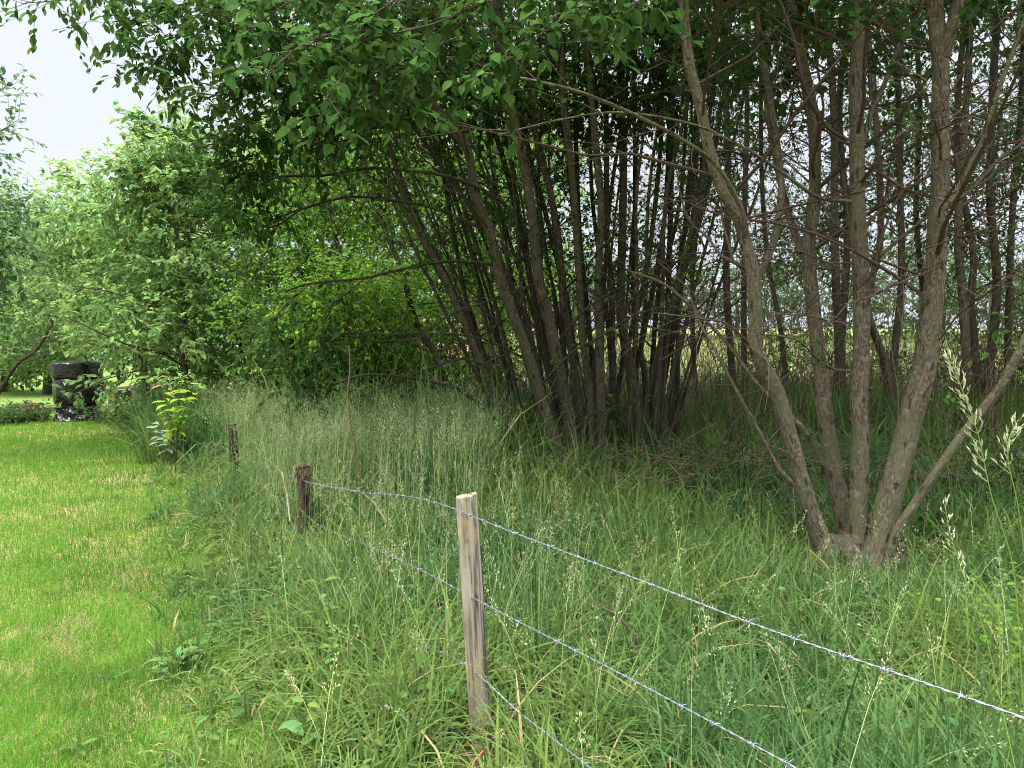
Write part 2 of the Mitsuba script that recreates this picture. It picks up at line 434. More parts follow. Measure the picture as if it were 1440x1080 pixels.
x, y = fan(4300, 6.6, 16.5, -.62, -.03, lambda x, y: ((fence_s(x, y) > -.15) & (fence_s(x, y) < 5.5)) * .9)
k = len(x)
m, c = panicles(x, y, 1.0 + .36 * rng.random(k) - .12 * smooth(10, 7, y), .07 + .08 * rng.random(k), tint(k, (.30, .36, .19), .06, .3), 30, big=1.35)
add('flowering_grass', m, 'straw_material', False, c, label='hazy band of tall pale grass in flower behind the farther fence posts', category='grass', kind='stuff')
x, y = fan(480, 2.2, 9, -.5, .85, lambda x, y: (fence_s(x, y) > -.7) * (.35 + .5 * (patch(x, y, .8, 51) > .5)))
k = len(x)
m, c = panicles(x, y, rough_h(x, y) * 1.2 + .22 + .2 * rng.random(k), .025 + .03 * rng.random(k), tint(k, (.44, .46, .28), .06, .2), 30, lean=.3, big=.95)
add('seeding_grass', m, 'straw_material', False, c, label='thin pale seed heads standing over the long grass by the fence', category='grass', kind='stuff')
x, y = scatter(900, -3.4, .6, 3.0, 7.4, lambda x, y: ((fence_s(x, y) > -.32) & (fence_s(x, y) < 1.3)) * .75)
k = len(x)
m, c = panicles(x, y, .55 + .5 * rng.random(k), .02 + .035 * rng.random(k), tint(k, (.34, .39, .22), .06, .25), 30, lean=.25, big=.9)
add('verge_grass', m, 'straw_material', False, c, label='thin flowering grass stalks crowding the wires between the nearest and third posts', category='grass', kind='stuff')
# dry stalks and litter
x, y = fan(9000, 2.0, 8, -.9, .95, lambda x, y: (.25 + .75 * (patch(x, y, 1.4, 61) > .52)) * (fence_s(x, y) > -.9))
k = len(x)
m, c, _ = blades(x, y, .05 + .12 * rng.random(k), .0016 + .0018 * rng.random(k), .8 + .3 * rng.random(k), tint(k, (.36, .29, .17), .08, .22), 2, droop=.75, z0=.015)
add('dry_stalks', m, 'straw_material', False, c, label='flattened straw-coloured dead stalks lying in the grass', category='dead grass', kind='stuff')


# ---------------------------------------------------------------- trees
def stem_mesh(P, r0, r1, sides=9, n=None, flare=0.0, rough=.06, seed=0):
    n = n or max(8, len(P) * 5)
    S = spline(P, n)
    t = np.linspace(0, 1, n)
    R = r0 + (r1 - r0) * t ** .8 + flare * np.exp(-t * n * .28)
    R = R * (1 + rough * (2 * meshkit.fbm(np.stack([t * 14, 0 * t + seed, 0 * t], -1), 3, 3) - 1))
    return S, R, tubes(S, R, sides)


def wpx(w, d):
    return w / 2 * d / FPX


def extend(P, dz, r, drift=.25):
    """The hidden rest of a stem above the picture."""
    P = list(np.asarray(P)); d = unit(P[-1] - P[-2])
    for _ in range(3):
        d = unit(d + drift * r.normal(size=3) * [1, 1, .3] + [0, 0, .25]); P.append(P[-1] + d * dz / 3)
    return np.array(P)


def boughs(stems, k1, t0, L1, up, k2, L2, r, out=1.0, t1=1.0, bias=(0, 0, 0), r1=.012, wig=.16, droop=0.0, n2=4, taper=.6):
    """Branches on stems and twigs on branches. stems: list of point arrays."""
    B = []
    for S in stems:
        S = spline(S, 16)[None]
        o, t, tt = along(S, k1, t0, r, t1)
        az = r.random(len(o)) * 2 * np.pi
        d = unit(np.stack([np.cos(az), np.sin(az), 0 * az], 1) * out + np.array([0, 0, up]) + np.array(bias))
        B.append(meander(o, d, L1 * (.55 + .6 * r.random(len(o))) * (1.15 - taper * tt), 7, wig, droop, r))
    B = np.concatenate(B)
    o, t, tt = along(B, k2, .22, r)
    d = unit(.7 * t + .75 * ball(len(o), r) * [1, 1, .6] + [0, 0, .1])
    W = meander(o, d, L2 * (.5 + .8 * r.random(len(o))) * (1.2 - .6 * tt), n2, .2, droop - .02, r)
    L = np.linalg.norm(B[:, -1] - B[:, 0], axis=1)
    return B, W, (B, (r1 * (L / L.mean())[:, None] * np.linspace(1, .3, B.shape[1])), 4), (W, np.linspace(.0045, .0016, n2), 3)


def put_leaves(key, sets, bsdf='leaf_material'):
    ms = [leaf_mesh(*s) for s in sets]
    add(key, join([m for m, _ in ms]), bsdf, False, np.vstack([c for _, c in ms]), kind='stuff')


def sprays(paths, per, L2, r, k2=10, droop=-.02):
    """Twigs along given branches, and second twigs on those."""
    W = []
    for S in paths:
        S = spline(S, 14)[None]
        o, t, tt = along(S, per, .08, r)
        d = unit(.5 * t + ball(len(o), r) * [1, 1, .75])
        W.append(meander(o, d, L2 * (.45 + .8 * r.random(len(o))), 5, .2, droop, r))
    return np.concatenate(W)


# ---- the multi-stemmed tree on the right
r = np.random.default_rng(11)
tree = thing('multi_stemmed_tree', 'large tree at the right, its thick grey-brown stems rising from one foot in the grass', 'tree')
D = 5.8
main = [  # pixel line from foot to top, distance, widths at foot and top
    ([(1168, 782), (1145, 734), (1132, 695), (1115, 632), (1098, 568), (1087, 540), (1064, 494), (1062, 444), (1059, 389), (1050, 347), (1037, 305), (1014, 264), (995, 200), (985, 150), (970, 93), (963, 33), (958, -30)], (5.75, 5.5), 27, 15),
    ([(1196, 775), (1190, 745), (1173, 665), (1160, 582), (1157, 540), (1150, 492), (1142, 417), (1137, 347), (1145, 292), (1146, 217), (1144, 169), (1134, 116), (1125, 72), (1112, 0), (1105, -60)], (5.95, 6.2), 27, 18),
    ([(1208, 785), (1206, 751), (1208, 693), (1210, 623), (1208, 568), (1211, 500), (1212, 417), (1209, 347), (1206, 292), (1205, 220), (1204, 150), (1205, 96), (1209, 48), (1211, -40)], (5.75, 5.75), 29, 23),
    ([(1228, 785), (1240, 754), (1253, 695), (1270, 632), (1285, 573), (1298, 528), (1306, 472), (1312, 417), (1317, 361), (1319, 305), (1323, 250), (1322, 169), (1323, 96), (1317, 36), (1313, -40)], (5.6, 5.5), 38, 23),
    ([(1245, 780), (1259, 754), (1290, 704), (1318, 662), (1351, 615), (1382, 576), (1409, 540), (1440, 480), (1475, 400), (1500, 320), (1530, 220)], (5.5, 4.9), 14, 9),
]
stems = []
for q, (pl, d, w0, w1) in enumerate(main):
    P = path(pl, d)
    P[0, 2] = gz(P[0, 0], P[0, 1]) - .05
    if q < 4: P = extend(P, 3.6 - .5 * q, r, .15)
    S, R, m = stem_mesh(P, wpx(w0, D) * .93, wpx(w1, D) * (.7 if q < 4 else 1), 14, 90, flare=.03 if q < 4 else .0, seed=q * 7.3)
    bumps = meshkit.fbm(m[0] * [9, 9, 4], 3, 9) - .5
    ax = np.repeat(S, 15, 0)
    m = (ax + (m[0] - ax) * (1 + .22 * bumps)[:, None], m[1], m[2])
    lab = {4: 'thin split stem leaning far out to the right'}.get(q)
    add(f'{tree}__stem', m, 'bark_pale', True, **({'label': lab} if lab else {}))
    stems.append(P)
# the swollen foot
bp = at(1212, 778, 5.75)
foot = trimesh.creation.icosphere(4, 1.0)
v = foot.vertices * [.34, .26, .25]
v = v * (1 + .8 * (meshkit.fbm(foot.vertices * [3.4, 3.4, 1.6] + 9, 4, 2) - .5) - .25 * foot.vertices[:, 2])[:, None] + [bp[0], bp[1] + .05, gz(bp[0], bp[1]) + .03]
uvf = np.stack([np.arctan2(foot.vertices[:, 1], foot.vertices[:, 0]) * .3, foot.vertices[:, 2] * .25], 1)
add(f'{tree}__root_collar', (v, foot.faces, uvf * 1.2), 'bark_mid')
mb = [  # branches: pixel line, distances, widths
    ([(1050, 345), (1045, 300), (1010, 235), (960, 197), (900, 165), (850, 143), (800, 125), (700, 105), (600, 102), (540, 101), (480, 103), (430, 106)], (5.6, 4.3), 8, 3),
    ([(1200, 284), (1170, 281), (1145, 275), (1110, 250), (1060, 215), (1030, 200), (990, 180), (930, 165), (860, 158), (780, 170), (700, 190)], (5.75, 5.0), 7, 2),
    ([(1128, 691), (1096, 659), (1071, 612), (1040, 557), (1010, 500), (985, 455), (965, 400)], (5.7, 6.0), 7, 3),
    ([(1175, 690), (1162, 662), (1134, 609), (1109, 582), (1065, 540), (1020, 480), (960, 420), (925, 395), (880, 380)], (6.1, 6.8), 9, 3),
    ([(1060, 395), (1072, 378), (1090, 333), (1098, 278), (1098, 240), (1085, 150), (1070, 60), (1060, -20)], (5.7, 6.2), 11, 8),
    ([(1128, 355), (1114, 317), (1103, 278), (1095, 240), (1082, 170), (1074, 100), (1064, 30), (1055, -40)], (6.1, 6.6), 11, 8),
    ([(1320, 300), (1337, 283), (1360, 240), (1380, 195), (1393, 160), (1420, 83), (1440, 30), (1460, -40)], (5.5, 5.2), 9, 5),
    ([(1326, 80), (1332, 60), (1341, 31), (1348, -10), (1356, -60)], (5.5, 5.4), 20, 16),
    ([(1192, 197), (1165, 180), (1140, 143), (1128, 110), (1118, 60), (1100, 10), (1085, -40)], (5.75, 5.2), 6, 3),
    ([(1210, 215), (1225, 160), (1245, 115), (1262, 70), (1285, 30), (1305, -10)], (5.8, 6.0), 8, 5),
    ([(1212, 260), (1240, 220), (1290, 175), (1330, 140), (1380, 60), (1440, 0)], (5.7, 5.2), 4, 2),
    ([(1217, 432), (1228, 405), (1232, 365), (1245, 320), (1262, 280), (1300, 240), (1360, 210)], (5.7, 5.4), 5, 2),
    ([(1196, 523), (1170, 518), (1150, 505), (1130, 485), (1110, 475), (1070, 470)], (5.75, 5.3), 4, 2),
    ([(1320, 480), (1350, 440), (1390, 410), (1440, 370)], (5.5, 5.0), 3, 2),
    ([(1310, 380), (1260, 400), (1230, 415), (1180, 430)], (5.5, 5.2), 3, 2),
    ([(1330, 330), (1380, 300), (1440, 255)], (5.5, 5.0), 3, 2),
    ([(1203, 370), (1160, 368), (1120, 352), (1060, 350)], (5.75, 5.2), 3, 1.6),
    ([(1198, 455), (1170, 452), (1130, 443), (1080, 442)], (5.75, 5.2), 3, 1.6),
    ([(1058, 500), (1050, 480), (1020, 455), (985, 448), (920, 440)], (5.6, 5.2), 4, 2),
    ([(1300, 350), (1345, 335), (1390, 320), (1440, 290)], (5.4, 5.0), 3, 2),
]
mbp = []
for pl, d, w0, w1 in mb:
    P = path(pl, d)
    S, R, m = stem_mesh(P, wpx(w0, np.mean(d)), wpx(w1, np.mean(d)), 7, 40)
    add(f'{tree}__branch', m, 'bark_pale' if w0 > 6 else 'twig_material', True)
    mbp.append(P)
B, W, bm, wm = boughs(stems[:4], 20, .40, 2.3, .55, 9, .9, r)
bare = sprays(mbp + [s[3:10] for s in stems[:4]], 12, .9, r, droop=.02)
add(f'{tree}__twig', join([tubes(*bm), tubes(*wm), tubes(bare, np.linspace(.0045, .0012, 5), 3)]), 'twig_material', kind='stuff')
up = along(W, 1, .5, r)[0][:, 2] > 3.9
GREEN = (.040, .085, .022)
sets = []
p, d, n, s, c = leaves_on(W[up], 9, .15, .085, .62, LEAF4, GREEN, r=r)
sets.append((p, d, n, s, .62, LEAF4, c))
# low leafy sprays reaching over the fence
near = [path(pl, d) for pl, d in [
    ([(780, -70), (700, -10), (620, 30), (540, 50), (470, 70)], (4.4, 3.9)), ([(880, -60), (810, 10), (750, 55), (700, 85)], (4.3, 3.9)),
    ([(660, -70), (570, -10), (500, 35), (430, 60), (380, 100)], (4.4, 3.8)), ([(980, -70), (900, 0), (840, 30)], (4.6, 4.2)),
    ([(600, 102), (520, 80), (450, 75), (380, 40)], (4.6, 4.3)), ([(540, -60), (450, -20), (380, 20), (330, 60)], (4.5, 4.1)),
    ([(700, 105), (640, 80), (580, 110), (540, 160)], (4.8, 4.4)), ([(560, -80), (490, -60), (430, -40), (370, 0)], (4.6, 4.2)),
    ([(720, -40), (640, 40), (600, 90), (560, 150)], (4.4, 4.2)), ([(560, 0), (510, 60), (480, 110), (450, 150)], (4.3, 4.0))]]
NW = sprays(near, 16, .42, r)
add(f'{tree}__twig', join([tubes(np.array([spline(q, 12) for q in near]), np.linspace(.008, .003, 12), 5), tubes(NW, np.linspace(.003, .0012, 5), 3)]), 'twig_material', kind='stuff')
p, d, n, s, c = leaves_on(NW, 10, .1, .078, .66, LEAF10, (.050, .108, .027), r=r, lum=.25)
# the 300 leaves that show largest are parts of their own
rel = p - EYE; dep = rel @ FWD
sx, sy = rel[:, 0] / dep * FPX + 720, 540 - rel @ UP / dep * FPX
vis = (sx > 0) & (sx < 1440) & (sy > 0) & (sy < 1080)
order = np.argsort(np.where(vis, -s / dep, 1))[:300]
variants = []
for k in range(10):
    cc = tint(1, (.050, .108, .027), r=r, lum=.25)
    (v, f), vcol = leaf_mesh(np.zeros((1, 3)), np.array([[1.0, 0, 0]]), np.array([[0, 0, 1.0]]), np.ones(1), .6 + .12 * r.random(), LEAF10, cc)
    variants.append(mikit.ply((v, f), 'leaf_material', smooth=True, color=vcol))
for k, o in enumerate(order):
    dd = unit(d[o]); ss = unit(np.cross(n[o], dd)); nn = np.cross(dd, ss)
    M = np.eye(4); M[:3, 0], M[:3, 1], M[:3, 2], M[:3, 3] = dd * s[o], ss * s[o], nn * s[o], p[o]
    scene[f'{tree}__leaf' + (f'_{k:03d}' if k else '')] = {**variants[k % 10], 'to_world': T(M)}
rest = np.setdiff1d(np.arange(len(p)), order)
sets.append((p[rest], d[rest], n[rest], s[rest], .66, LEAF10, c[rest]))
CWt, st = cloud([((3.0, 6.6, 7.0), (3.2, 2.6, 1.5)), ((-.2, 5.8, 6.2), (2.0, 1.6, 1.0)), ((5.6, 6.5, 6.3), (2.0, 2.0, 1.5)), ((.6, 5.0, 7.4), (2.6, 1.6, 1.0)), ((3.4, 8.6, 6.6), (2.4, 1.6, 1.6))], 640, 10, .115, GREEN, r, LEAF2)
add(f'{tree}__twig', tubes(CWt, np.linspace(.004, .0015, 3), 3), 'twig_material', kind='stuff')
sets.append(st)
# a few leaves low on the stems
low = sprays([path([(1137, 520), (1150, 480), (1165, 470)], 5.7), path([(1295, 560), (1320, 545), (1350, 560)], 5.3), path([(1395, 520), (1420, 480), (1440, 440)], 5.0)], 8, .2, r)
p, d, n, s, c = leaves_on(low, 4, .2, .055, .6, LEAF4, (.07, .14, .04), r=r)
sets.append((p, d, n, s, .6, LEAF4, c))
put_leaves(f'{tree}__crown', sets)

# ---- the coppice in the middle
r = np.random.default_rng(12)
cop = thing('coppiced_tree', 'dense clump of slim stems fanning out from one stool in the middle', 'tree')
cs = [
    ([(745, 668), (735, 640), (700, 562), (672, 500), (641, 424), (616, 372), (588, 324), (572, 285), (555, 230), (540, 170), (520, 90), (500, 0)], 9.4, 13, 8),
    ([(800, 690), (779, 620), (759, 555), (748, 515), (732, 470), (706, 400), (690, 330), (669, 274), (658, 213), (638, 185), (602, 133), (585, 60), (570, -20)], 9.3, 22, 14),
    ([(790, 640), (765, 560), (752, 500), (740, 450), (728, 420), (712, 385), (690, 335), (663, 294), (630, 247), (580, 177), (530, 135), (470, 110)], 9.6, 11, 6),
    ([(815, 695), (806, 636), (798, 578), (787, 519), (776, 469), (759, 400), (751, 330), (743, 267), (726, 183), (715, 128), (705, 60), (698, -20)], 9.5, 23, 15),
    ([(828, 690), (820, 622), (812, 555), (806, 511), (795, 439), (790, 378), (779, 294), (759, 217), (750, 170), (740, 90), (728, -10)], 9.8, 15, 10),
    ([(840, 690), (834, 614), (831, 555), (820, 483), (815, 400), (807, 272), (798, 183), (793, 128), (785, -10)], 9.6, 16, 11),
    ([(852, 690), (846, 605), (844, 539), (843, 456), (841, 400), (845, 294), (837, 197), (832, 142), (829, 100), (822, -10)], 9.5, 17, 12),
    ([(905, 660), (895, 594), (890, 544), (882, 497), (873, 442), (873, 400), (876, 294), (876, 211), (873, 100), (870, -10)], 10.2, 20, 12),
    ([(866, 680), (862, 567), (860, 400), (853, 330), (853, 200), (850, 60), (846, -20)], 10.2, 11, 8),
    ([(912, 640), (907, 533), (901, 497), (909, 450), (920, 400), (935, 300), (942, 150), (950, -10)], 10.8, 10, 7),
    ([(896, 640), (893, 503), (894, 455), (890, 400), (893, 250), (890, -10)], 10.9, 9, 7),
    ([(920, 640), (926, 572), (934, 511), (940, 400), (945, 200), (948, -10)], 11.0, 11, 8),
    ([(922, 640), (930, 560), (943, 483), (952, 400), (965, 300), (985, 120), (1000, -20)], 11.2, 9, 6),
    ([(822, 680), (800, 600), (770, 520), (755, 440), (735, 340), (712, 240), (685, 150), (660, 60), (640, -20)], 10.3, 11, 8),
    ([(840, 670), (815, 560), (800, 440), (775, 330), (748, 230), (725, 120), (700, 0)], 10.6, 10, 7),
    ([(858, 660), (870, 540), (905, 400), (920, 300), (930, 180), (932, 40), (930, -20)], 10.6, 9, 7),
    ([(846, 680), (838, 560), (826, 440), (815, 330), (810, 200), (806, 60), (800, -20)], 10.9, 10, 7),
    ([(756, 660), (720, 600), (690, 520), (660, 440), (640, 340), (622, 240), (600, 150), (580, 40)], 10.8, 9, 6),
]
stems = []
for q, (pl, d, w0, w1) in enumerate(cs):
    P = path(pl, (d, d - .3 if q < 4 else d + .2))
    P[0, 2] = gz(P[0, 0], P[0, 1]) - .05
    P = extend(P, 2.4, r, .2)
    S, R, m = stem_mesh(P, wpx(w0, d) * (.84 if w0 > 12 else .95), wpx(w1, d) * .62, 9, 60, flare=.012, seed=q * 3.1)
    bumps = meshkit.fbm(m[0] * [8, 8, 3], 3, 9) - .5
    ax = np.repeat(S, 10, 0)
    add(f'{cop}__stem', (ax + (m[0] - ax) * (1 + .25 * bumps)[:, None], m[1], m[2]), 'bark_dark' if w0 < 12 else 'bark_mid', True)
    stems.append(P)
for q in range(48):
    bx, bd = r.uniform(712, 950), r.uniform(9.6, 12.2)
    tx = 770 + (bx - 830) * 2.6 + r.normal() * 85
    pl = [(bx, 650 - (bd - 9.6) * 12), (bx + (tx - bx) * .12 + r.normal() * 4, 560), (bx + (tx - bx) * .3 + r.normal() * 5, 430), (bx + (tx - bx) * .55 + r.normal() * 7, 280), (bx + (tx - bx) * .8 + r.normal() * 7, 130), (tx, -20)]
    P = path(pl, bd); P[0, 2] = gz(P[0, 0], P[0, 1]) - .05
    w0 = r.uniform(3.5, 8)
    add(f'{cop}__stem', stem_mesh(P, wpx(w0, bd), wpx(w0, bd) * .55, 6, 30, flare=.006, seed=40 + q)[2], 'bark_mid' if q % 2 else 'bark_dark', True)
    stems.append(P)
cb = [
    ([(735, 645), (690, 585), (645, 547), (600, 535), (563, 530), (513, 527), (470, 540)], (9.3, 8.9), 9, 4),
    ([(706, 385), (699, 374), (660, 368), (616, 369), (547, 383), (513, 391), (436, 399), (400, 410)], (9.3, 8.6), 6, 3),
    ([(690, 330), (672, 319), (616, 294), (560, 283), (491, 277), (424, 294), (380, 310)], (9.3, 8.4), 6, 3),
    ([(712, 290), (697, 277), (660, 258), (610, 244), (552, 238), (519, 237), (452, 247), (391, 249), (340, 270)], (9.3, 8.2), 6, 3),
    ([(580, 177), (540, 178), (480, 190), (440, 205), (410, 240), (360, 290)], (9.4, 8.6), 5, 2),
    ([(582, 178), (590, 140), (600, 90), (600, 30)], (9.4, 9.2), 5, 3),
    ([(750, 400), (700, 420), (640, 440), (590, 470), (540, 480), (480, 470)], (9.4, 8.8), 4, 2),
    ([(755, 505), (730, 500), (690, 480), (640, 470), (560, 470), (480, 468)], (9.4, 8.8), 4, 2),
    ([(700, 545), (690, 520), (650, 505), (600, 520), (540, 545), (500, 560)], (9.4, 9.0), 5, 2),
    ([(745, 560), (800, 500), (850, 470), (900, 440), (960, 430)], (9.3, 9.0), 5, 2),
    ([(785, 480), (830, 430), (900, 390), (960, 360), (1010, 355)], (9.4, 9.2), 4, 2),
    ([(800, 600), (850, 580), (845, 640)], (9.4, 9.2), 3, 2),
]
cbp = []
for pl, d, w0, w1 in cb:
    P = path(pl, d)
    add(f'{cop}__branch', stem_mesh(P, wpx(w0, 9), wpx(w1, 9), 6, 36)[2], 'bark_dark', True)
    cbp.append(P)
over = [path(pl, d) for pl, d in [
    ([(530, 135), (470, 110), (400, 130), (330, 180), (300, 240)], (8.9, 7.4)), ([(602, 133), (520, 60), (440, 40), (380, 60), (330, 100)], (8.8, 7.2)),
    ([(580, 60), (480, 0), (400, -30), (330, 0), (260, -10)], (8.8, 7.0)), ([(560, 180), (470, 200), (390, 200), (330, 170)], (8.6, 7.2)),
    ([(540, 160), (430, 160), (370, 110), (330, 90)], (8.4, 7.0)), ([(500, 20), (410, 80), (330, 130), (270, 130)], (8.2, 6.6)),
    ([(330, -50), (230, -25), (130, -5), (30, 5)], (8.0, 6.6)), ([(340, -10), (260, 5), (200, 30), (165, 50)], (7.8, 6.8)), ([(300, 30), (250, 70), (215, 100)], (7.6, 7.0)),
    ([(424, 294), (380, 320), (340, 300), (310, 290)], (8.3, 7.6)), ([(391, 249), (350, 260), (310, 210)], (8.1, 7.4)),
    ([(640, -20), (520, -40), (420, -20), (360, 20), (300, 50)], (8.6, 7.0)), ([(480, 120), (400, 170), (350, 240), (320, 300)], (8.2, 7.0)),
    ([(600, 30), (500, 60), (420, 100), (360, 130)], (8.6, 7.4)), ([(470, 110), (400, 60), (340, 30), (290, 10)], (8.2, 6.9)),
    ([(436, 399), (400, 430), (380, 470), (400, 520), (420, 560)], (9.4, 9.2)), ([(480, 470), (440, 500), (430, 540), (450, 580)], (9.6, 9.3)),
    ([(513, 391), (470, 430), (450, 480), (470, 540)], (9.8, 9.6)), ([(500, 20), (440, 90), (460, 160), (440, 230)], (8.2, 7.8)),
    ([(620, 60), (560, 90), (500, 130), (470, 180)], (8.8, 8.0)), ([(640, 0), (580, 30), (530, 30), (480, 60)], (8.8, 7.8))]]
OW = sprays(over, 44, .62, r, droop=-.04)
CW = sprays(cbp, 16, .7, r)
B, W, bm, wm = boughs(stems, 6, .26, 1.3, .7, 5, .7, r)
add(f'{cop}__twig', join([tubes(np.array([spline(q, 14) for q in over]), np.linspace(.012, .003, 14), 5), tubes(*bm), tubes(*wm), tubes(OW, np.linspace(.003, .0015, 5), 3), tubes(CW, np.linspace(.004, .0016, 5), 3)]), 'twig_material', kind='stuff')
sets = []
p, d, n, s, c = leaves_on(OW, 10, .1, .085, .58, LEAF4, (.052, .115, .028), r=r); sets.append((p, d, n, s, .58, LEAF4, c))
p, d, n, s, c = leaves_on(CW, 7, .3, .075, .58, LEAF4, (.050, .11, .028), r=r); sets.append((p, d, n, s, .58, LEAF4, c))
hi = along(W, 1, .5, r)[0][:, 2]
p, d, n, s, c = leaves_on(W[hi > 4.6], 8, .2, .08, .58, LEAF4, (.040, .085, .022), r=r); sets.append((p, d, n, s, .58, LEAF4, c))
p, d, n, s, c = leaves_on(W[(hi > 2.6) & (hi < 4.6)], 6, .3, .065, .58, LEAF4, (.040, .085, .022), r=r); sets.append((p, d, n, s, .58, LEAF4, c))
CWt, st = cloud([((.2, 9.6, 7.4), (2.8, 2.0, 1.5)), ((-2.6, 8.6, 6.6), (2.2, 1.8, 1.3)), ((2.6, 10.6, 7.2), (2.2, 2.0, 1.6)), ((-.6, 9.8, 5.5), (1.8, 1.2, .9)), ((1.4, 10.4, 5.6), (1.4, .9, .8))], 400, 10, .10, (.040, .085, .022), r, LEAF4)
add(f'{cop}__twig', tubes(CWt, np.linspace(.004, .0015, 3), 3), 'twig_material', kind='stuff')
sets.append(st)
CWt, st = cloud([((1.2, 11.2, 3.6), (2.3, .9, 1.2)), ((-.6, 10.6, 4.0), (1.6, .9, 1.2)), ((-2.4, 9.6, 4.5), (1.5, 1.0, .9))], 420, 7, .068, (.06, .12, .03), r, LEAF4)
add(f'{cop}__twig', tubes(CWt, np.linspace(.003, .0012, 3), 3), 'twig_material', kind='stuff')
sets.append(st)
put_leaves(f'{cop}__crown', sets)


# ---- slim trees behind, one by one
def slim_tree(pl, d, w0, w1, label, group, seed, k1=9, t0=.3, L1=1.5, leaf=.075, nl=7, base=(.05, .105, .028), bare_below=2.6, name='slender_tree', rise=2.6, up=.6, t1=1.0, boxes=(), kc=300, nc=10, cat='tree', bark_key='bark_dark', k2=6, low=.0, droop=0.0, L2=.8, taper=.6):
    r = np.random.default_rng(seed)
    key = thing(name, label, cat, group)
    P = path(pl, d)
    P[0, 2] = gz(P[0, 0], P[0, 1]) - .05
    if w0 < 15: P[1:] += np.random.default_rng(seed + 9).normal(0, .07, (len(P) - 1, 3)) * [1, 1, .2]
    if rise: P = extend(P, rise, r, .25)
    dd = np.mean(d)
    add(f'{key}__trunk', stem_mesh(P, wpx(w0, dd), wpx(w1, dd) * .6, 8, 40, flare=.01, seed=seed)[2], bark_key, True)
    B, W, bm, wm = boughs([P], k1, t0, L1, up, k2, L2, r, t1=t1, droop=droop, taper=taper)
    add(f'{key}__branch', tubes(*bm), 'twig_material', kind='stuff')
    add(f'{key}__twig', tubes(*wm), 'twig_material', kind='stuff')
    z = along(W, 1, .5, r)[0][:, 2]
    keepW = (z > bare_below) | (r.random(len(z)) < low)
    p, d_, n, s, c = leaves_on(W[keepW], nl, .15, leaf, .58, LEAF4, base, r=r)
    sets = [(p, d_, n, s, .58, LEAF4, c)]
    if len(boxes):
        CWt, st = cloud(boxes, kc, nc, leaf, base, r)
        add(f'{key}__twig', tubes(CWt, np.linspace(.003, .0012, 3), 3), 'twig_material', kind='stuff')
        sets.append(st)
    put_leaves(f'{key}__crown', sets)
    return key



GT = 'dark slim trees at the back of the thicket'
LT = ['dark slim tree just left of the large tree\'s leftmost stem', 'thin dark tree close behind the large tree\'s leftmost stem', 'dark tree left of the middle stem, left one of a close pair',
      'dark tree touching the left side of the middle stem, right one of a close pair', 'dark tree just right of the middle stem of the large tree', 'dark upright tree halfway between the middle and the thickest stem of the large tree',
      'dark tree leaning left then right, first one right of the thickest stem', 'dark tree bending left, second one right of the thickest stem', 'dark straight tree, third one right of the thickest stem',
      'dark tree near the right edge, fourth one right of the thickest stem', 'thin dark tree in the gap between the coppice and the large tree', 'thin dark tree between the two left stems of the large tree',
      'thin dark tree hidden behind the thickest stem of the large tree', 'dark tree cut off by the right edge of the picture']
for q, (pl, d, w0, w1) in enumerate([
    ([(1028, 615), (1028, 550), (1030, 400), (1025, 250), (1018, 100), (1012, -10)], 12.5, 12, 9),
    ([(1048, 610), (1045, 500), (1045, 300), (1050, 150), (1056, -10)], 13.2, 9, 7),
    ([(1182, 600), (1180, 500), (1178, 350), (1172, 150), (1165, -10)], 12.4, 14, 10),
    ([(1196, 600), (1193, 500), (1188, 330), (1186, 150), (1190, -10)], 12.8, 12, 9),
    ([(1242, 605), (1240, 530), (1236, 430), (1225, 330), (1218, 150), (1212, -10)], 11.8, 12, 8),
    ([(1258, 600), (1260, 530), (1266, 400), (1268, 250), (1262, -10)], 12.6, 12, 9),
    ([(1340, 600), (1344, 520), (1347, 400), (1346, 330), (1362, 200), (1385, -10)], 11.6, 14, 9),
    ([(1386, 605), (1380, 540), (1375, 430), (1362, 350), (1350, 200), (1352, -10)], 12.2, 12, 8),
    ([(1396, 600), (1395, 525), (1392, 400), (1390, 250), (1400, -10)], 12.0, 14, 10),
    ([(1420, 600), (1422, 520), (1435, 330), (1440, 150), (1436, -10)], 12.4, 10, 8),
    ([(985, 610), (982, 500), (975, 350), (978, 150), (985, -10)], 13.5, 8, 6),
    ([(1110, 600), (1105, 480), (1085, 350), (1075, 200), (1070, -10)], 13.8, 8, 6),
    ([(1300, 600), (1303, 480), (1298, 300), (1288, 150), (1280, -10)], 14.0, 9, 7),
    ([(1470, 600), (1468, 450), (1462, 300), (1470, 100), (1476, -10)], 11.5, 13, 9),
]):
    slim_tree(pl, d, w0, w1, LT[q], GT, 100 + q, k1=16, t0=.22, L1=1.7, nl=9, k2=7, bare_below=3.0, low=.3, base=(.048, .10, .026),
              boxes=[(at(pl[-1][0], -60, np.mean(d)), (1.5, 1.5, 1.7))] + [(at(pl[-2][0] + 30 * ((q % 3) - 1), 150 + 60 * (q % 4), np.mean(d) + 1.2), (.9, .9, .8))], kc=170)

slim_tree([(1560, 640), (1562, 450), (1570, 250), (1575, 60)], 9.5, 18, 12, 'leafy tree just outside the right edge closing the thicket', None, 160, k1=20, t0=.2, L1=1.8, boxes=[((9.2, 9.2, 3.6), (1.5, 1.5, 2.2)), ((10.5, 11.5, 4.0), (1.6, 1.6, 2.4)), ((8.4, 7.4, 5.6), (1.8, 1.6, 1.4))], kc=420, bare_below=2.0, name='flank_tree')

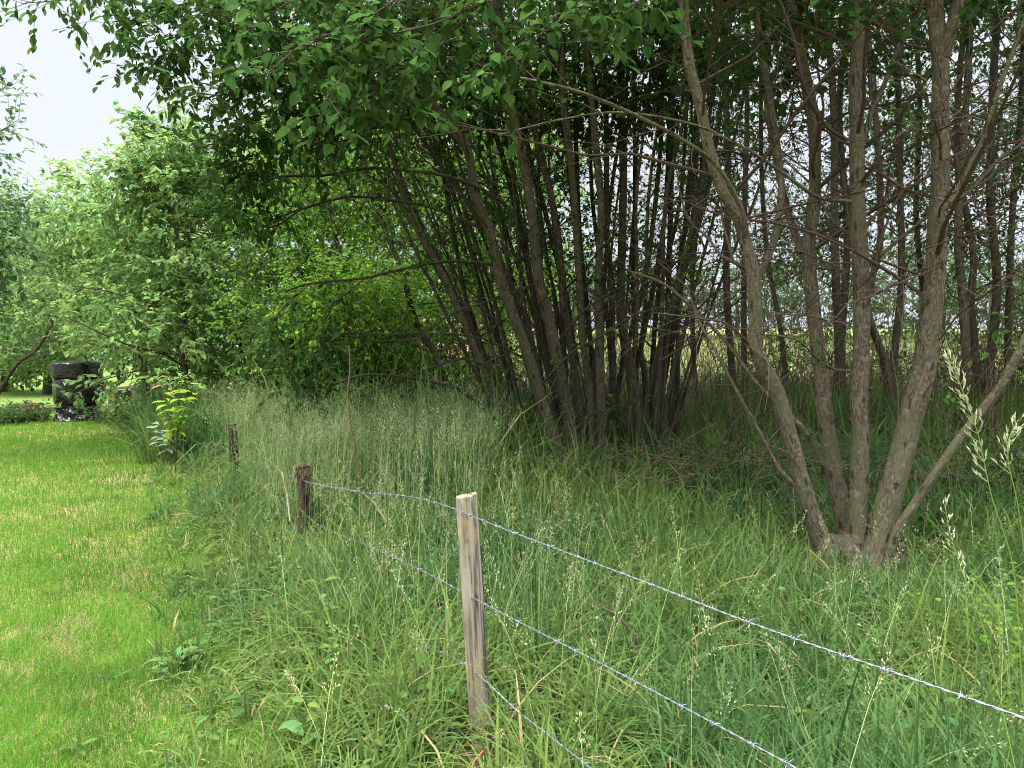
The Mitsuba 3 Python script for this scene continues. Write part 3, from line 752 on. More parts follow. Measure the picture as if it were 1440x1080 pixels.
# leafy, back-lit trees behind the left of the coppice
slim_tree([(632, 620), (630, 560), (605, 500), (583, 453), (560, 380), (535, 290), (520, 200)], 12.6, 12, 7, 'bright green back-lit bushy tree behind the leaning stems left of the coppice', None, 201, k1=46, t0=.12, L1=2.3, nl=9, leaf=.08, base=(.15, .30, .04), bare_below=.5, name='bushy_tree', rise=1.6, up=.25, k2=8, boxes=[box_at(600, 240, 15.5, 2.0, 1.2, 1.6), box_at(530, 390, 15.2, 2.1, 1.2, 1.5), box_at(650, 410, 16.0, 1.6, 1, 1.6), box_at(480, 240, 15.0, 2.0, 1.2, 1.5), box_at(610, 490, 16.0, 1.7, .9, .9), box_at(515, 510, 13.2, 1.1, .8, .7), box_at(500, 430, 12.6, 1.2, .8, .8)], kc=600)
slim_tree([(520, 620), (515, 560), (500, 480), (480, 400), (470, 320), (460, 250)], 13.6, 10, 6, 'green bushy tree behind the hanging dark foliage left of the thicket', None, 202, k1=44, t0=.08, L1=2.2, nl=9, leaf=.08, base=(.15, .30, .04), bare_below=.4, name='bushy_tree', rise=1.5, up=.2, k2=8, boxes=[box_at(450, 300, 14.6, 1.7, 1.2, 1.5), box_at(430, 450, 14.4, 1.6, 1.2, 1.2), box_at(480, 520, 14.6, 1.3, 1, .9)], kc=520)
slim_tree([(690, 600), (692, 540), (690, 440), (684, 330), (690, 200), (700, 60)], 14.5, 8, 6, 'thin tree with yellow-green leaves seen between the coppice stems', None, 203, k1=30, t0=.2, L1=1.8, nl=8, leaf=.08, base=(.15, .30, .04), bare_below=1.4, name='bushy_tree', rise=1.0, up=.35, k2=7, boxes=[box_at(700, 330, 16.5, 1.6, 1, 2.2), box_at(770, 200, 16.5, 1.7, 1.2, 1.8), box_at(690, 130, 16, 1.6, 1.2, 1.4)], kc=420)

for q, (px, d, lab) in enumerate([(440, 22, 'bright yellow-green tree in the open behind the hanging foliage, left of the house'), (570, 24, 'bright yellow-green tree in front of the house roof, behind the leaning stems'), (700, 25, 'bright yellow-green tree right of the house, seen between the coppice stems')]):
    top = [at(px + 5 * k, 560 - 70 * k, d) for k in range(6)]
    slim_tree([(px + 4 * k, 565 - 62 * k) for k in range(6)], d, 9, 4, lab, None, 210 + q, k1=24, t0=.3, L1=2.2, nl=7, leaf=.12, base=(.17, .32, .045), bare_below=2.3, name='field_tree', rise=1.0, up=.35,
              boxes=[box_at(px + 20, 380, d, 2.6, 1.6, 1.7), box_at(px - 40, 270, d, 2.4, 1.6, 1.8), box_at(px + 50, 170, d, 2.2, 1.6, 1.8)], kc=430, nc=9)

# the pale tree beside the lawn and its neighbours at the left
slim_tree([(262, 618), (262, 560), (258, 480), (254, 420), (248, 330), (245, 262), (242, 215), (239, 175)], 15.5, 13, 5, 'pale green tree with a thin straight trunk and layered drooping leaves behind the lawn', None, 301, k1=50, t0=.12, L1=3.1, nl=9, leaf=.125, base=(.19, .315, .105), bare_below=.55, boxes=[box_at(225, 340, 15.8, 1.6, 1.5, 1.4), box_at(290, 400, 15.6, 1.4, 1.3, 1.2), box_at(190, 440, 15.4, 1.5, 1.3, 1.0), box_at(232, 250, 15.6, 1.0, .9, .9), box_at(160, 285, 16.0, 1.3, 1.2, 1.0), box_at(290, 290, 16, 1.3, 1.2, 1.3)], kc=190, name='pale_tree', rise=0, taper=1.0, up=.28, bark_key='bark_pale', k2=13, droop=-.03)
slim_tree([(204, 600), (202, 540), (192, 460), (184, 400), (174, 360), (165, 320)], 20.0, 12, 5, 'light green spreading tree behind the black wrapped bales', None, 302, k1=50, t0=.15, L1=3.0, nl=9, leaf=.12, base=(.19, .31, .11), bare_below=.9, boxes=[box_at(150, 340, 18.8, 1.6, 1.5, 1.3), box_at(110, 420, 18.8, 2.0, 1.5, 1.2), box_at(85, 310, 18.5, 1.5, 1.3, 1.2)], kc=260, name='pale_tree', rise=.4, taper=.9, up=.3, k2=12, droop=-.03)
slim_tree([(-90, 640), (-94, 540), (-90, 420), (-96, 340), (-100, 280), (-104, 230)], 11.5, 17, 7, 'dark leafy tree cut by the left edge with branch tips against the sky', None, 303, k1=52, t0=.2, L1=2.2, nl=9, leaf=.095, base=(.085, .16, .06), bare_below=1.2, boxes=[box_at(-40, 340, 11.3, .8, .9, 1.0)], kc=260, name='edge_tree', rise=.8, up=.3, k2=14, droop=-.03)
slim_tree([(-20, 600), (0, 545), (30, 510), (52, 490), (75, 440), (90, 380)], 22.0, 6, 4, 'light green tree with a slanting dark limb left of the wrapped bales', None, 304, k1=46, t0=.1, L1=3.0, nl=8, leaf=.13, base=(.18, .295, .10), bare_below=.7, boxes=[box_at(20, 400, 23, 2.4, 1.5, 1.6), box_at(70, 480, 23.5, 2.2, 1.5, 1.1)], kc=400, name='leaning_tree', rise=1.2, up=.3, k2=10)
slim_tree([(330, 600), (335, 540), (340, 450), (345, 380), (340, 300)], 17.0, 10, 5, 'mid green tree between the pale tree and the thicket', None, 305, k1=46, t0=.08, L1=2.4, nl=9, leaf=.11, base=(.17, .30, .075), bare_below=.4, boxes=[box_at(345, 440, 16.6, 1.4, 1.2, 1.4), box_at(320, 530, 16.6, 1.4, 1, .8)], kc=300, name='pale_tree', rise=1.0, up=.25, k2=12)
slim_tree([(420, 610), (424, 560), (430, 480), (440, 400)], 14.2, 9, 5, 'low dark bush hanging to the ground beside the flowering grass', None, 306, k1=34, t0=.05, L1=1.5, nl=9, leaf=.085, base=(.055, .115, .03), bare_below=.3, name='dark_bush', rise=.6, up=.1, k2=10, cat='bush', boxes=[box_at(420, 500, 13.6, 1.0, .8, .9)], kc=420)


for q, (px, d, w, h, lab) in enumerate([(700, 15.5, 1.5, 1.2, 'low green bush behind the leaning stems at the left of the coppice'), (860, 15.0, 1.3, .8, 'low scrub behind the coppice stems'), (1010, 16.0, .9, .6, 'low scrub between coppice and large tree'), (1090, 15.2, 1.3, 1.2, 'scrubby bush behind the left stems of the large tree'),
                                  (1235, 15.8, 1.2, 1.0, 'scrubby bush behind the middle of the large tree'), (1370, 14.5, 1.6, 1.6, 'dense bush behind the leaning right stem of the large tree'), (1480, 13.5, 1.5, 1.7, 'dense bush beyond the right edge of the thicket')]):
    r = np.random.default_rng(600 + q)
    key = thing('thicket_bush', lab, 'bush')
    p0 = at(px, 540, d); z = float(gz(p0[0], d))
    o = np.tile([p0[0], d, z], (14, 1)) + r.normal(0, .2, (14, 3)) * [1, 1, 0]
    S = meander(o, unit(np.array([[0, 0, 1.0]]) + .4 * r.normal(size=(14, 3)) * [1, 1, 0]), h * 1.7 * (.7 + .5 * r.random(14)), 8, .12, .03, r)
    add(f'{key}__stem', tubes(S, np.linspace(.014, .004, 8), 5), 'bark_dark', True)
    W, st = cloud([((p0[0], d, z + h * .95), (w, .9, h))], 480, 8, .08, (.045, .098, .028), r)
    add(f'{key}__twig', tubes(W, np.linspace(.003, .0012, 3), 3), 'twig_material', kind='stuff')
    put_leaves(f'{key}__crown', [st])

# ---- the tree line across the meadow
def far_tree(x, y, h, w, seed, base, label, group=None):
    r = np.random.default_rng(seed)
    key = thing('distant_tree', label, 'tree', group)
    z = float(gz(x, y))
    P = np.array([[x, y, z - .1], [x + .1, y, z + h * .3], [x - .1, y, z + h * .6], [x, y, z + h * .9]])
    add(f'{key}__trunk', stem_mesh(P, .22, .05, 7, 14)[2], 'bark_dark', True)
    k = 260
    o = ball(k, r) * r.random((k, 1)) ** .4 * [w, w, h * .45] + [x, y, z + h * .54]
    d = unit(o - [x, y, z + h * .4] + ball(k, r))
    W = meander(o, d, np.full(k, 1.1), 4, .3, -.05, r)
    p, d_, n, s, c = leaves_on(W, 14, 0, .33, .6, LEAF2, base, r=r)
    p = p + ball(len(p), r) * .25
    put_leaves(f'{key}__crown', [(p, d_, n, s, .6, LEAF2, c)])


GF = 'trees in the line across the meadow'
for q in range(13):
    far_tree(-6 + q * 6.0 + rng.normal() * .9, 61 + rng.normal() * 2.5, 6.2 + 2.6 * rng.random(), 4.6 + rng.random(), 400 + q, (.06, .105, .045), 'round-crowned green tree in the line across the meadow, seen through the trunks', GF)
for q, (x, y, h) in enumerate([(-30, 34, 8.5), (-25, 36, 8), (-21, 33, 7), (-17, 35, 8.5), (-13.5, 31, 7)]):
    far_tree(x, y, h, 3.0, 450 + q, (.085, .15, .05), ['leafy tree far behind the left edge of the lawn, leftmost of its row', 'leafy tree far behind the brick heap', 'leafy tree far behind the bale stack', 'leafy tree far behind the shed', 'leafy tree far behind the tall grass right of the pale tree'][q], 'trees behind the far end of the lawn')

# ---------------------------------------------------------------- fence
def wood_col(p, n, uv):
    g = mikit.fbm(uv.x * 90, uv.y * 5, p.y * 2, 4); b = mikit.fbm(p.x * 14, p.y * 14, p.z * 9, 3)
    crack = mikit.smoothstep(.60, .70, mikit.fbm(uv.x * 60, uv.y * 2.4, 9.0, 3))
    c = mikit.mix([.085, .075, .06], [.245, .228, .19], mikit.smoothstep(.3, .65, g))
    c = mikit.mix(c, [.30, .23, .12], mikit.smoothstep(.54, .70, b) * .6)
    c = mikit.mix(c, mikit.mix([.10, .085, .06], [.20, .165, .12], g), mikit.smoothstep(.95, .35, p.z + .35 * b) * .6)
    c = mikit.mix(c, [.22, .24, .13], mikit.smoothstep(.58, .72, mikit.fbm(p.x * 22 + 4, p.y * 22, p.z * 12, 3)) * .5)
    return mikit.mix(c, [.055, .04, .03], crack * .85)


def wood_h(p, n, uv):
    return mikit.fbm(uv.x * 90, uv.y * 5, p.y * 2, 4) - .6 * mikit.smoothstep(.60, .70, mikit.fbm(uv.x * 60, uv.y * 2.4, 9.0, 3))


def dark_wood_col(p, n, uv):
    return wood_col(p, n, uv) * mi.Color3f(.22, .19, .17)


scene['post_wood'] = {'type': 'twosided', 'bsdf': {'type': 'bumpmap', 'arbitrary': mikit.proc(wood_h, 1.5e-3), 'scale': .010, 'bsdf': {'type': 'principled', 'base_color': mikit.proc(wood_col), 'roughness': .9, 'specular': .2}}}
scene['dark_post_wood'] = {'type': 'twosided', 'bsdf': {'type': 'bumpmap', 'arbitrary': mikit.proc(wood_h, 1.5e-3), 'scale': .010, 'bsdf': {'type': 'principled', 'base_color': mikit.proc(dark_wood_col), 'roughness': .9, 'specular': .2}}}
scene['galvanised'] = {'type': 'twosided', 'bsdf': {'type': 'principled', 'base_color': C(.26, .29, .35), 'roughness': .42, 'metallic': .8, 'specular': .5}}
fence = thing('wire_fence', 'barbed wire fence with weathered wooden posts running beside the lawn into the tall grass', 'fence')


def post(P0, P1, rad, seed, bsdf, label, slant=.0):
    P0, P1 = np.asarray(P0), np.asarray(P1)
    n, sides = 44, 28
    t = np.concatenate([np.linspace(0, 1, n), [1.0, 1.0]])
    S = P0 + (P1 - P0) * t[:, None]
    v, f, uv = tubes(S[:n], np.full(n, rad), sides)
    S_ = np.repeat(S[:n], sides + 1, 0)
    ang = np.tile(np.arange(sides + 1) % sides * 2 * np.pi / sides, n); z = np.repeat(np.linspace(0, 1, n), sides + 1)
    q = np.stack([np.cos(ang) * 1.2, np.sin(ang) * 1.2, z * 2.6 + seed], -1)
    rr = 1 + .30 * (meshkit.fbm(q, 3, seed) - .5) + .16 * (meshkit.noise(np.stack([np.cos(ang) * 5, np.sin(ang) * 5, z * 1.5 + seed], -1)) - .5) + .07 * (1 - z)
    v = S_ + (v - S_) * rr[:, None]
    top = v[-(sides + 1):]
    top[:, 2] += slant * (top[:, 0] - P1[0]) + .010 * (meshkit.noise(top * 60) - .5)
    ring2 = P1 + (top - P1) * .93 + [0, 0, .006]
    cen = np.vstack([P1 + (top - P1) * .45 + np.stack([0 * top[:, 0], 0 * top[:, 0], .007 + .006 * (meshkit.noise(top * 90) - .5)], 1), [P1 + [0, 0, .006]]])
    k = len(v); v = np.vstack([v, ring2, cen]); S1 = sides + 1
    rows = [k - S1, k, k + S1]
    ff = [f]
    for a, b in zip(rows[:-1], rows[1:]):
        i = np.arange(sides)
        ff += [np.stack([a + i, a + i + 1, b + i + 1], 1), np.stack([a + i, b + i + 1, b + i], 1)]
    i = np.arange(sides); ff.append(np.stack([rows[2] + i, rows[2] + i + 1, np.full(sides, len(v) - 1)], 1))
    uv = np.vstack([uv, uv[-S1:] + [0, .01], uv[-S1:] + [0, .04], [[0, uv[-1, 1] + .06]]])
    add(f'{fence}__post', (v, np.vstack(ff), uv), bsdf, 35 if False else True, label=label)


def on_ground(px, py):
    d = 1645 / (py - 505); p = at(px, py, d); return np.array([p[0], p[1], gz(p[0], p[1]) - .1]), d


b1, _ = on_ground(680, 1062); post(b1, at(655.5, 698, 2.96), .0435, 3, 'post_wood', 'nearest post, tall, pale grey and ochre, with a slanted weathered top', .12)
b2, _ = on_ground(431, 772); post(b2, at(426, 656, 6.2), .05, 5, 'dark_post_wood', 'second post, short and dark with a frayed brown top')
b3, _ = on_ground(332, 690); post(b3, at(326.5, 596, 8.9), .052, 6, 'dark_post_wood', 'third post, dark, standing in tall grass')
b4, _ = on_ground(290, 645); post(b4, at(288, 588, 11.8), .055, 8, 'dark_post_wood', 'farthest post, dark and almost hidden in tall grass')
# frayed cap of the second post
r = np.random.default_rng(5)
tp = at(426, 656, 6.2)
a = r.random(90) * 2 * np.pi; rad = .046 * r.random(90) ** .5
o = tp + np.stack([np.cos(a) * rad, np.sin(a) * rad, -.02 + 0 * a], 1)
fib = meander(o, np.stack([np.cos(a) * .35, np.sin(a) * .35, 1 + 0 * a], 1), .018 + .022 * r.random(90), 4, .2, -.15, r)
a = r.random(120) * 2 * np.pi
o2 = tp + np.stack([np.cos(a) * .052, np.sin(a) * .052, -.005 - .02 * r.random(120)], 1)
fib2 = meander(o2, np.stack([np.cos(a) * .25, np.sin(a) * .25, -1 + 0 * a], 1), .04 + .06 * r.random(120), 4, .12, 0, r)
scene['frayed_wood'] = {'type': 'twosided', 'bsdf': {'type': 'diffuse', 'reflectance': C(.17, .125, .085)}}
add(f'{fence}__post_001__frayed_top', tubes(np.concatenate([fib, fib2]), np.linspace(.0045, .002, 4), 3), 'frayed_wood')

nxt = np.array([1.55, -.22])
wires = []
for pts in [
    [np.array([nxt[0], nxt[1], 1.07]), at(1440, 1010, 1.16), at(1000, 855, 1.785), at(655, 722, 2.915), at(500, 691, 4.585), at(426, 676, 6.15), at(375, 658, 7.4), at(328, 636, 8.85), at(289, 618, 11.7)],
    [np.array([nxt[0], nxt[1], .80]), at(1110, 1075, 1.57), at(900, 962, 2.03), at(664, 840, 2.91), at(560, 786, 3.86), at(430, 725, 6.15), at(329, 657, 8.85), at(289, 640, 11.7)],
    [np.array([nxt[0], nxt[1], .42]), at(830, 1080, 2.27), at(740, 1010, 2.62), at(668, 945, 2.91), at(545, 882, 4.01), at(432, 755, 6.15), at(331, 680, 8.85), at(290, 655, 11.7)]]:
    pts = np.array(pts)
    seg = np.concatenate([[0], np.cumsum(np.linalg.norm(np.diff(pts, axis=0), axis=1))])
    from scipy.interpolate import PchipInterpolator
    wires.append((PchipInterpolator(seg, pts), seg[-1]))
barb = []
for sg in (0, 1):
    u = np.linspace(0, 1, 15); w = u * 2 * np.pi * 1.75 + sg * np.pi
    coil = np.stack([(u - .5) * .013 + sg * .004, np.cos(w) * .0042, np.sin(w) * .0042], 1)
    t0, t1 = coil[0] + [-.004, math.cos(sg * 3.1 + .7) * .013, math.sin(sg * 3.1 + .7) * .013], coil[-1] + [.004, math.cos(sg * 3.1 + 2.2) * .013, math.sin(sg * 3.1 + 2.2) * .013]
    Pb = np.vstack([[t0], coil, [t1]])
    R_ = np.full(len(Pb), .0011); R_[[0, -1]] = .0003
    barb.append(tubes(Pb, R_, 4))
barb_ply = mikit.ply(join(barb)[:2], 'galvanised', smooth=True)
wlab = ['top strand', 'middle strand', 'lowest strand']
for q, (fn, L) in enumerate(wires):
    n = int(min(L, 7.5) / .009)
    S = fn(np.linspace(0, min(L, 12.5), n)); t = unit(np.gradient(S, axis=0))
    a = unit(np.cross(t, [0, 0, 1])); b = np.cross(a, t)
    w = np.linspace(0, min(L, 12.5), n) / .06 * 2 * np.pi
    st = [S + .0014 * (np.cos(w + k * np.pi)[:, None] * a + np.sin(w + k * np.pi)[:, None] * b) for k in (0, 1)]
    key = add(f'{fence}__wire', join([tubes(x, .00145, 4) for x in st])[:2], 'galvanised', True, label=f'{wlab[q]} of twisted barbed wire')
    r = np.random.default_rng(60 + q)
    for k, l in enumerate(np.arange(.25, min(L, 12.0), .118)):
        l = l + .012 * r.normal()
        c = fn(l); t = unit(fn(l + .01) - fn(l)); ax = unit(np.cross(t, [0, 0, 1])); bx = np.cross(ax, t)
        w0 = r.random() * 2 * np.pi
        M = np.eye(4); M[:3, 0] = t; M[:3, 1] = np.cos(w0) * ax + np.sin(w0) * bx; M[:3, 2] = np.cross(M[:3, 0], M[:3, 1]); M[:3, 3] = c
        scene[f'{key}__barb' + (f'_{k:03d}' if k else '')] = {**barb_ply, 'to_world': T(M)}
# staples on the nearest post
for (px, py) in ((650, 721), (664, 838), (668, 944)):
    c = at(px, py, 2.90)
    u = np.linspace(0, np.pi, 9)
    sp = c + np.stack([np.cos(u) * .004 + .0, -.004 - np.sin(u) * .006 + 0 * u, np.cos(u) * .010], 1)
    add(f'{fence}__staple', tubes(sp, .0016, 5)[:2], 'galvanised', True)

# ---------------------------------------------------------------- black wrapped bales
def wrap_h(p, n, uv):
    return mikit.fbm(p.x * 9 + p.z * 4, p.y * 9, p.z * 4 - p.x * 3, 3) + .3 * mikit.fbm(p.x * 26 + p.z * 9, p.y * 26, p.z * 9, 2)


scene['black_wrap'] = {'type': 'twosided', 'bsdf': {'type': 'bumpmap', 'arbitrary': mikit.proc(wrap_h, 4e-3), 'scale': .018,
                       'bsdf': {'type': 'principled', 'base_color': C(.006, .0065, .008), 'roughness': .2, 'specular': .5}}}


def bale(name, label, cx, cy, z0, z1, rx, ry, seed, flare=0.0):
    m = trimesh.creation.icosphere(5, 1.0)
    u = np.asarray(m.vertices)
    p = u / (np.hypot(u[:, :1], u[:, 1:2]) ** 7 + np.abs(u[:, 2:]) ** 7) ** (1 / 7)
    zz = p[:, 2]
    k = 1 + flare * (.5 - .5 * zz) ** 1.5
    fold = meshkit.fbm(np.stack([u[:, 0] * 4.5 + zz * .8, u[:, 1] * 4.5, zz * 1.1 + seed * 7], -1), 4, seed) - .5
    v = np.stack([p[:, 0] * rx * k, p[:, 1] * ry * k, z0 + (zz + 1) / 2 * (z1 - z0)], 1)
    v[:, :2] *= (1 + (.10 + .25 * (flare > 0)) * fold)[:, None]
    v[:, 2] += .09 * (meshkit.fbm(p * 1.7 + seed, 3, seed) - .5)
    v += [cx, cy, 0]
    add(name, (v, np.asarray(m.faces)), 'black_wrap', True, label=label, category='wrapped bale')


bc = at(112, 595, 18.9); bc[1] -= .5
zt = lambda py: at(111, py, 18.5)[2]
bale('wrapped_bale', 'lowest of the stacked bales, slumped in loose crumpled black plastic on the grass', bc[0] + .0, bc[1] + .5, -.08, zt(566), .50, .5, 3, .22)
bale('wrapped_bale', 'middle of the stacked bales in taut shiny black plastic', bc[0] + .02, bc[1] + .5, zt(571), zt(531), .60, .58, 4)
bale('wrapped_bale', 'top one of the stacked bales in black plastic, catching the sky light', bc[0] - .04, bc[1] + .5, zt(534), zt(508), .60, .58, 5)

# ---------------------------------------------------------------- house, shed and heap far behind
scene['render_wall'] = {'type': 'twosided', 'bsdf': {'type': 'diffuse', 'reflectance': mikit.proc(lambda p, n, uv: mikit.mix([.62, .60, .56], [.5, .48, .45], mikit.fbm(p.x * 1.5, p.y * 1.5, p.z * 1.5, 3)))}}
scene['red_tile'] = {'type': 'twosided', 'bsdf': {'type': 'diffuse', 'reflectance': mikit.proc(lambda p, n, uv: mikit.mix([.30, .14, .11], [.38, .20, .16], mikit.noise(p.x * 4, p.y * 4, p.z * 5)))}}
scene['dark_glass'] = {'type': 'principled', 'base_color': C(.03, .035, .04), 'roughness': .08, 'specular': .6}
scene['white_paint'] = {'type': 'twosided', 'bsdf': {'type': 'diffuse', 'reflectance': C(.75, .75, .73)}}
scene['dark_board'] = {'type': 'twosided', 'bsdf': {'type': 'diffuse', 'reflectance': C(.05, .045, .04)}}


def boxm(x0, x1, y0, y1, z0, z1):
    b = trimesh.creation.box([x1 - x0, y1 - y0, z1 - z0]); b.apply_translation([(x0 + x1) / 2, (y0 + y1) / 2, (z0 + z1) / 2])
    return np.asarray(b.vertices), np.asarray(b.faces)


def slab(a, b, c, d, th=.12):
    q = np.array([a, b, c, d], float); n = unit(np.cross(q[1] - q[0], q[3] - q[0])) * th
    v = np.vstack([q, q - n])
    return v, np.array([[0, 1, 2], [0, 2, 3], [4, 6, 5], [4, 7, 6], [0, 4, 5], [0, 5, 1], [1, 5, 6], [1, 6, 2], [2, 6, 7], [2, 7, 3], [3, 7, 4], [3, 4, 0]])


hs = thing('house', 'pale house with red tiled roofs glimpsed through leaves left of the coppice', 'house')
hx0, hx1, hy, zg = -6.0, -2.4, 42.0, float(gz(-4, 42))
hz = lambda py: at(600, py, 42)[2]
add(f'{hs}__wall', boxm(hx0, hx1, hy, hy + 6, zg - .3, hz(452)), 'render_wall', False)
add(f'{hs}__roof', join([slab([hx0 - .3, hy - .3, hz(455)], [hx1 + .3, hy - .3, hz(455)], [hx1 + .3, hy + 3, hz(438)], [hx0 - .3, hy + 3, hz(438)]), slab([hx1 + .3, hy + 6.3, hz(455)], [hx0 - .3, hy + 6.3, hz(455)], [hx0 - .3, hy + 3, hz(438)], [hx1 + .3, hy + 3, hz(438)])]), 'red_tile', False)
add(f'{hs}__lean_to', boxm(hx0 + .2, hx1 - .2, hy - 2.6, hy - .003, zg - .3, hz(519)), 'render_wall', False)
add(f'{hs}__lean_to__roof', slab([hx0, hy - 2.9, hz(518)], [hx1, hy - 2.9, hz(518)], [hx1, hy - .004, hz(478)], [hx0, hy - .004, hz(478)]), 'red_tile', False)
for k, x in enumerate((-5.6, -4.3, -3.0)):
    wkey = f'{hs}__window' + (f'_{k:03d}' if k else '')
    add(wkey, boxm(x, x + .8, hy - .06, hy - .002, hz(474), hz(459)), 'white_paint', False)
    add(f'{wkey}__pane', boxm(x + .07, x + .73, hy - .075, hy - .062, hz(473), hz(460)), 'dark_glass', False)
add(f'{hs}__chimney', boxm(-4.6, -4.1, hy + 2.7, hy + 3.3, hz(446), hz(424)), 'red_tile', False)

sh = thing('shed', 'low pale shed with a dark roof right of the wrapped bales', 'shed')
s0, s1 = at(152, 560, 24), at(180, 560, 24)
sz = lambda py: at(160, py, 24)[2]
add(f'{sh}__wall', boxm(s0[0], s1[0], 24, 26.4, float(gz(s0[0], 25)) - .1, sz(548)), 'render_wall', False)
add(f'{sh}__roof', slab([s0[0] - .2, 23.7, sz(549)], [s1[0] + .3, 23.7, sz(549)], [s1[0] + .3, 26.7, sz(543)], [s0[0] - .2, 26.7, sz(543)]), 'dark_board', False)
add(f'{sh}__door', boxm(s0[0] + .3, s0[0] + .75, 23.95, 23.998, -.1, sz(551)), 'dark_board', False)
r = np.random.default_rng(77)
heap = thing('brick_heap', 'low heap of reddish bricks half hidden in weeds left of the wrapped bales', 'brick heap')
scene['brick_red'] = {'type': 'twosided', 'bsdf': {'type': 'diffuse', 'reflectance': C(.22, .10, .075)}}
scene['brick_pale'] = {'type': 'twosided', 'bsdf': {'type': 'diffuse', 'reflectance': C(.30, .20, .15)}}
hb = at(46, 575, 22)
bk = boxm(-.11, .11, -.05, .05, -.032, .032)
for kk, bm_ in enumerate(('brick_red', 'brick_pale')):
    bp_ = mikit.ply(bk, bm_)
    for q in range(20):
        a, b_ = r.normal(0, .36), r.normal(0, .3)
        zz = .02 + (.30 * math.exp(-(a * a + b_ * b_) * 2.6)) * r.random()
        k = kk * 20 + q
        scene[f'{heap}__brick' + (f'_{k:03d}' if k else '')] = {**bp_, 'to_world': T().translate([hb[0] + a, 22 + b_, zz]).rotate([0, 0, 1], r.random() * 180).rotate([1, 0, 0], r.normal() * 25)}


# ---------------------------------------------------------------- weeds, saplings, single stalks
def weed(name, label, cat, x, y, h, base, leaf, ratio, seed, pairs=5, group=None, lean=(0, 0), tmpl=LEAF10, up=.15, rad=.003, bsdf='leaf_material', stemcol=None, spread=.6):
    """An upright stalk with opposite pairs of leaves, each leaf a part."""
    r = np.random.default_rng(seed)
    key = thing(name, label, cat, group)
    z = float(gz(x, y))
    P = spline([[x, y, z - .02], [x + lean[0] * .3, y + lean[1] * .3, z + h * .5], [x + lean[0], y + lean[1], z + h]], 10)
    add(f'{key}__stalk', tubes(P, np.linspace(rad, rad * .5, 10), 5)[:2], bsdf if stemcol is None else stemcol, True, *([np.tile(base, (60, 1))] if stemcol is None else []))
    a0 = r.random() * 6
    for k in range(pairs):
        t = .25 + .75 * (k + 1) / pairs
        p = P[min(9, int(t * 9.01))]
        for s_ in (0, 1):
            a = a0 + k * 1.57 + s_ * np.pi + r.normal() * .2
            d = np.array([[math.cos(a), math.sin(a), up + r.normal() * .15]])
            L = leaf * (1.15 - .55 * abs(t - .5) * 1.6) * (.85 + .3 * r.random())
            m, c = leaf_mesh(p[None] + unit(d) * .012, d, np.array([[-.3 * math.cos(a), -.3 * math.sin(a), 1.0]]) + .25 * ball(1, r), np.array([L]), ratio, tmpl, tint(1, base, .1, .15, r))
            add(f'{key}__leaf', m, 'leaf_material', True, c)
    return key


def gpos(px, py):
    d = 1645 / (py - 505); p = at(px, py, d); return p[0], p[1]


NET = (.085, .17, .06)
x, y = gpos(1255, 1150); weed('nettle', 'nettle with toothed pale green leaves at the bottom edge, right of centre', 'nettle', x, y, .38, NET, .085, .55, 1, 4)
x, y = gpos(1350, 1160); weed('nettle', 'nettle with broad leaves in the bottom right corner', 'nettle', x, y, .42, NET, .09, .55, 2, 4)
x, y = gpos(452, 950); weed('nettle', 'pale green nettle standing left of the nearest post', 'nettle', x, y, .46, (.15, .25, .09), .11, .5, 3, 5)
x, y = gpos(430, 1090); weed('nettle', 'low nettle tuft at the bottom edge left of the nearest post', 'nettle', x, y, .24, (.15, .26, .08), .09, .55, 4, 3)
x, y = gpos(345, 1035); weed('nettle', 'small nettle at the edge of the lawn near the bottom', 'nettle', x, y, .22, NET, .085, .5, 5, 3)
x, y = gpos(440, 762); weed('dock_plant', 'broad-leaved dark green weed growing round the second post', 'weed', x, y, .74, (.06, .13, .055), .17, .5, 6, 6)
x, y = gpos(402, 770); weed('dock_plant', 'smaller broad-leaved weed left of the second post', 'weed', x, y, .42, (.06, .13, .055), .14, .5, 7, 5)
x, y = gpos(250, 950); weed('lawn_weed', 'ragged leafy weed in the mown lawn', 'weed', x, y, .09, (.13, .25, .08), .13, .42, 8, 4, up=.5)
x, y = gpos(160, 965); weed('lawn_weed', 'flat bluish leaf rosette in the lawn, left of the ragged weed', 'weed', x, y, .03, (.09, .17, .07), .07, .45, 9, 3, up=.25)
x, y = gpos(110, 1075); weed('lawn_weed', 'small leaf tuft in the lawn by the bottom left', 'weed', x, y, .05, (.12, .22, .07), .06, .45, 10, 3, up=.3)
for q, (px, py, h) in enumerate([(1395, 960, .3), (1428, 930, .34), (1370, 905, .3), (1412, 880, .32), (1438, 985, .26), (1290, 880, .22), (1320, 930, .24)]):
    x, y = gpos(px, py + 25); weed('leafy_herb', 'bright yellow-green small-leaved herb in the grass at the right edge', 'herb', x, y, h + .12, (.16, .31, .045), .06, .75, 20 + q, 6, 'yellow-green herbs at the right edge', tmpl=LEAF4)

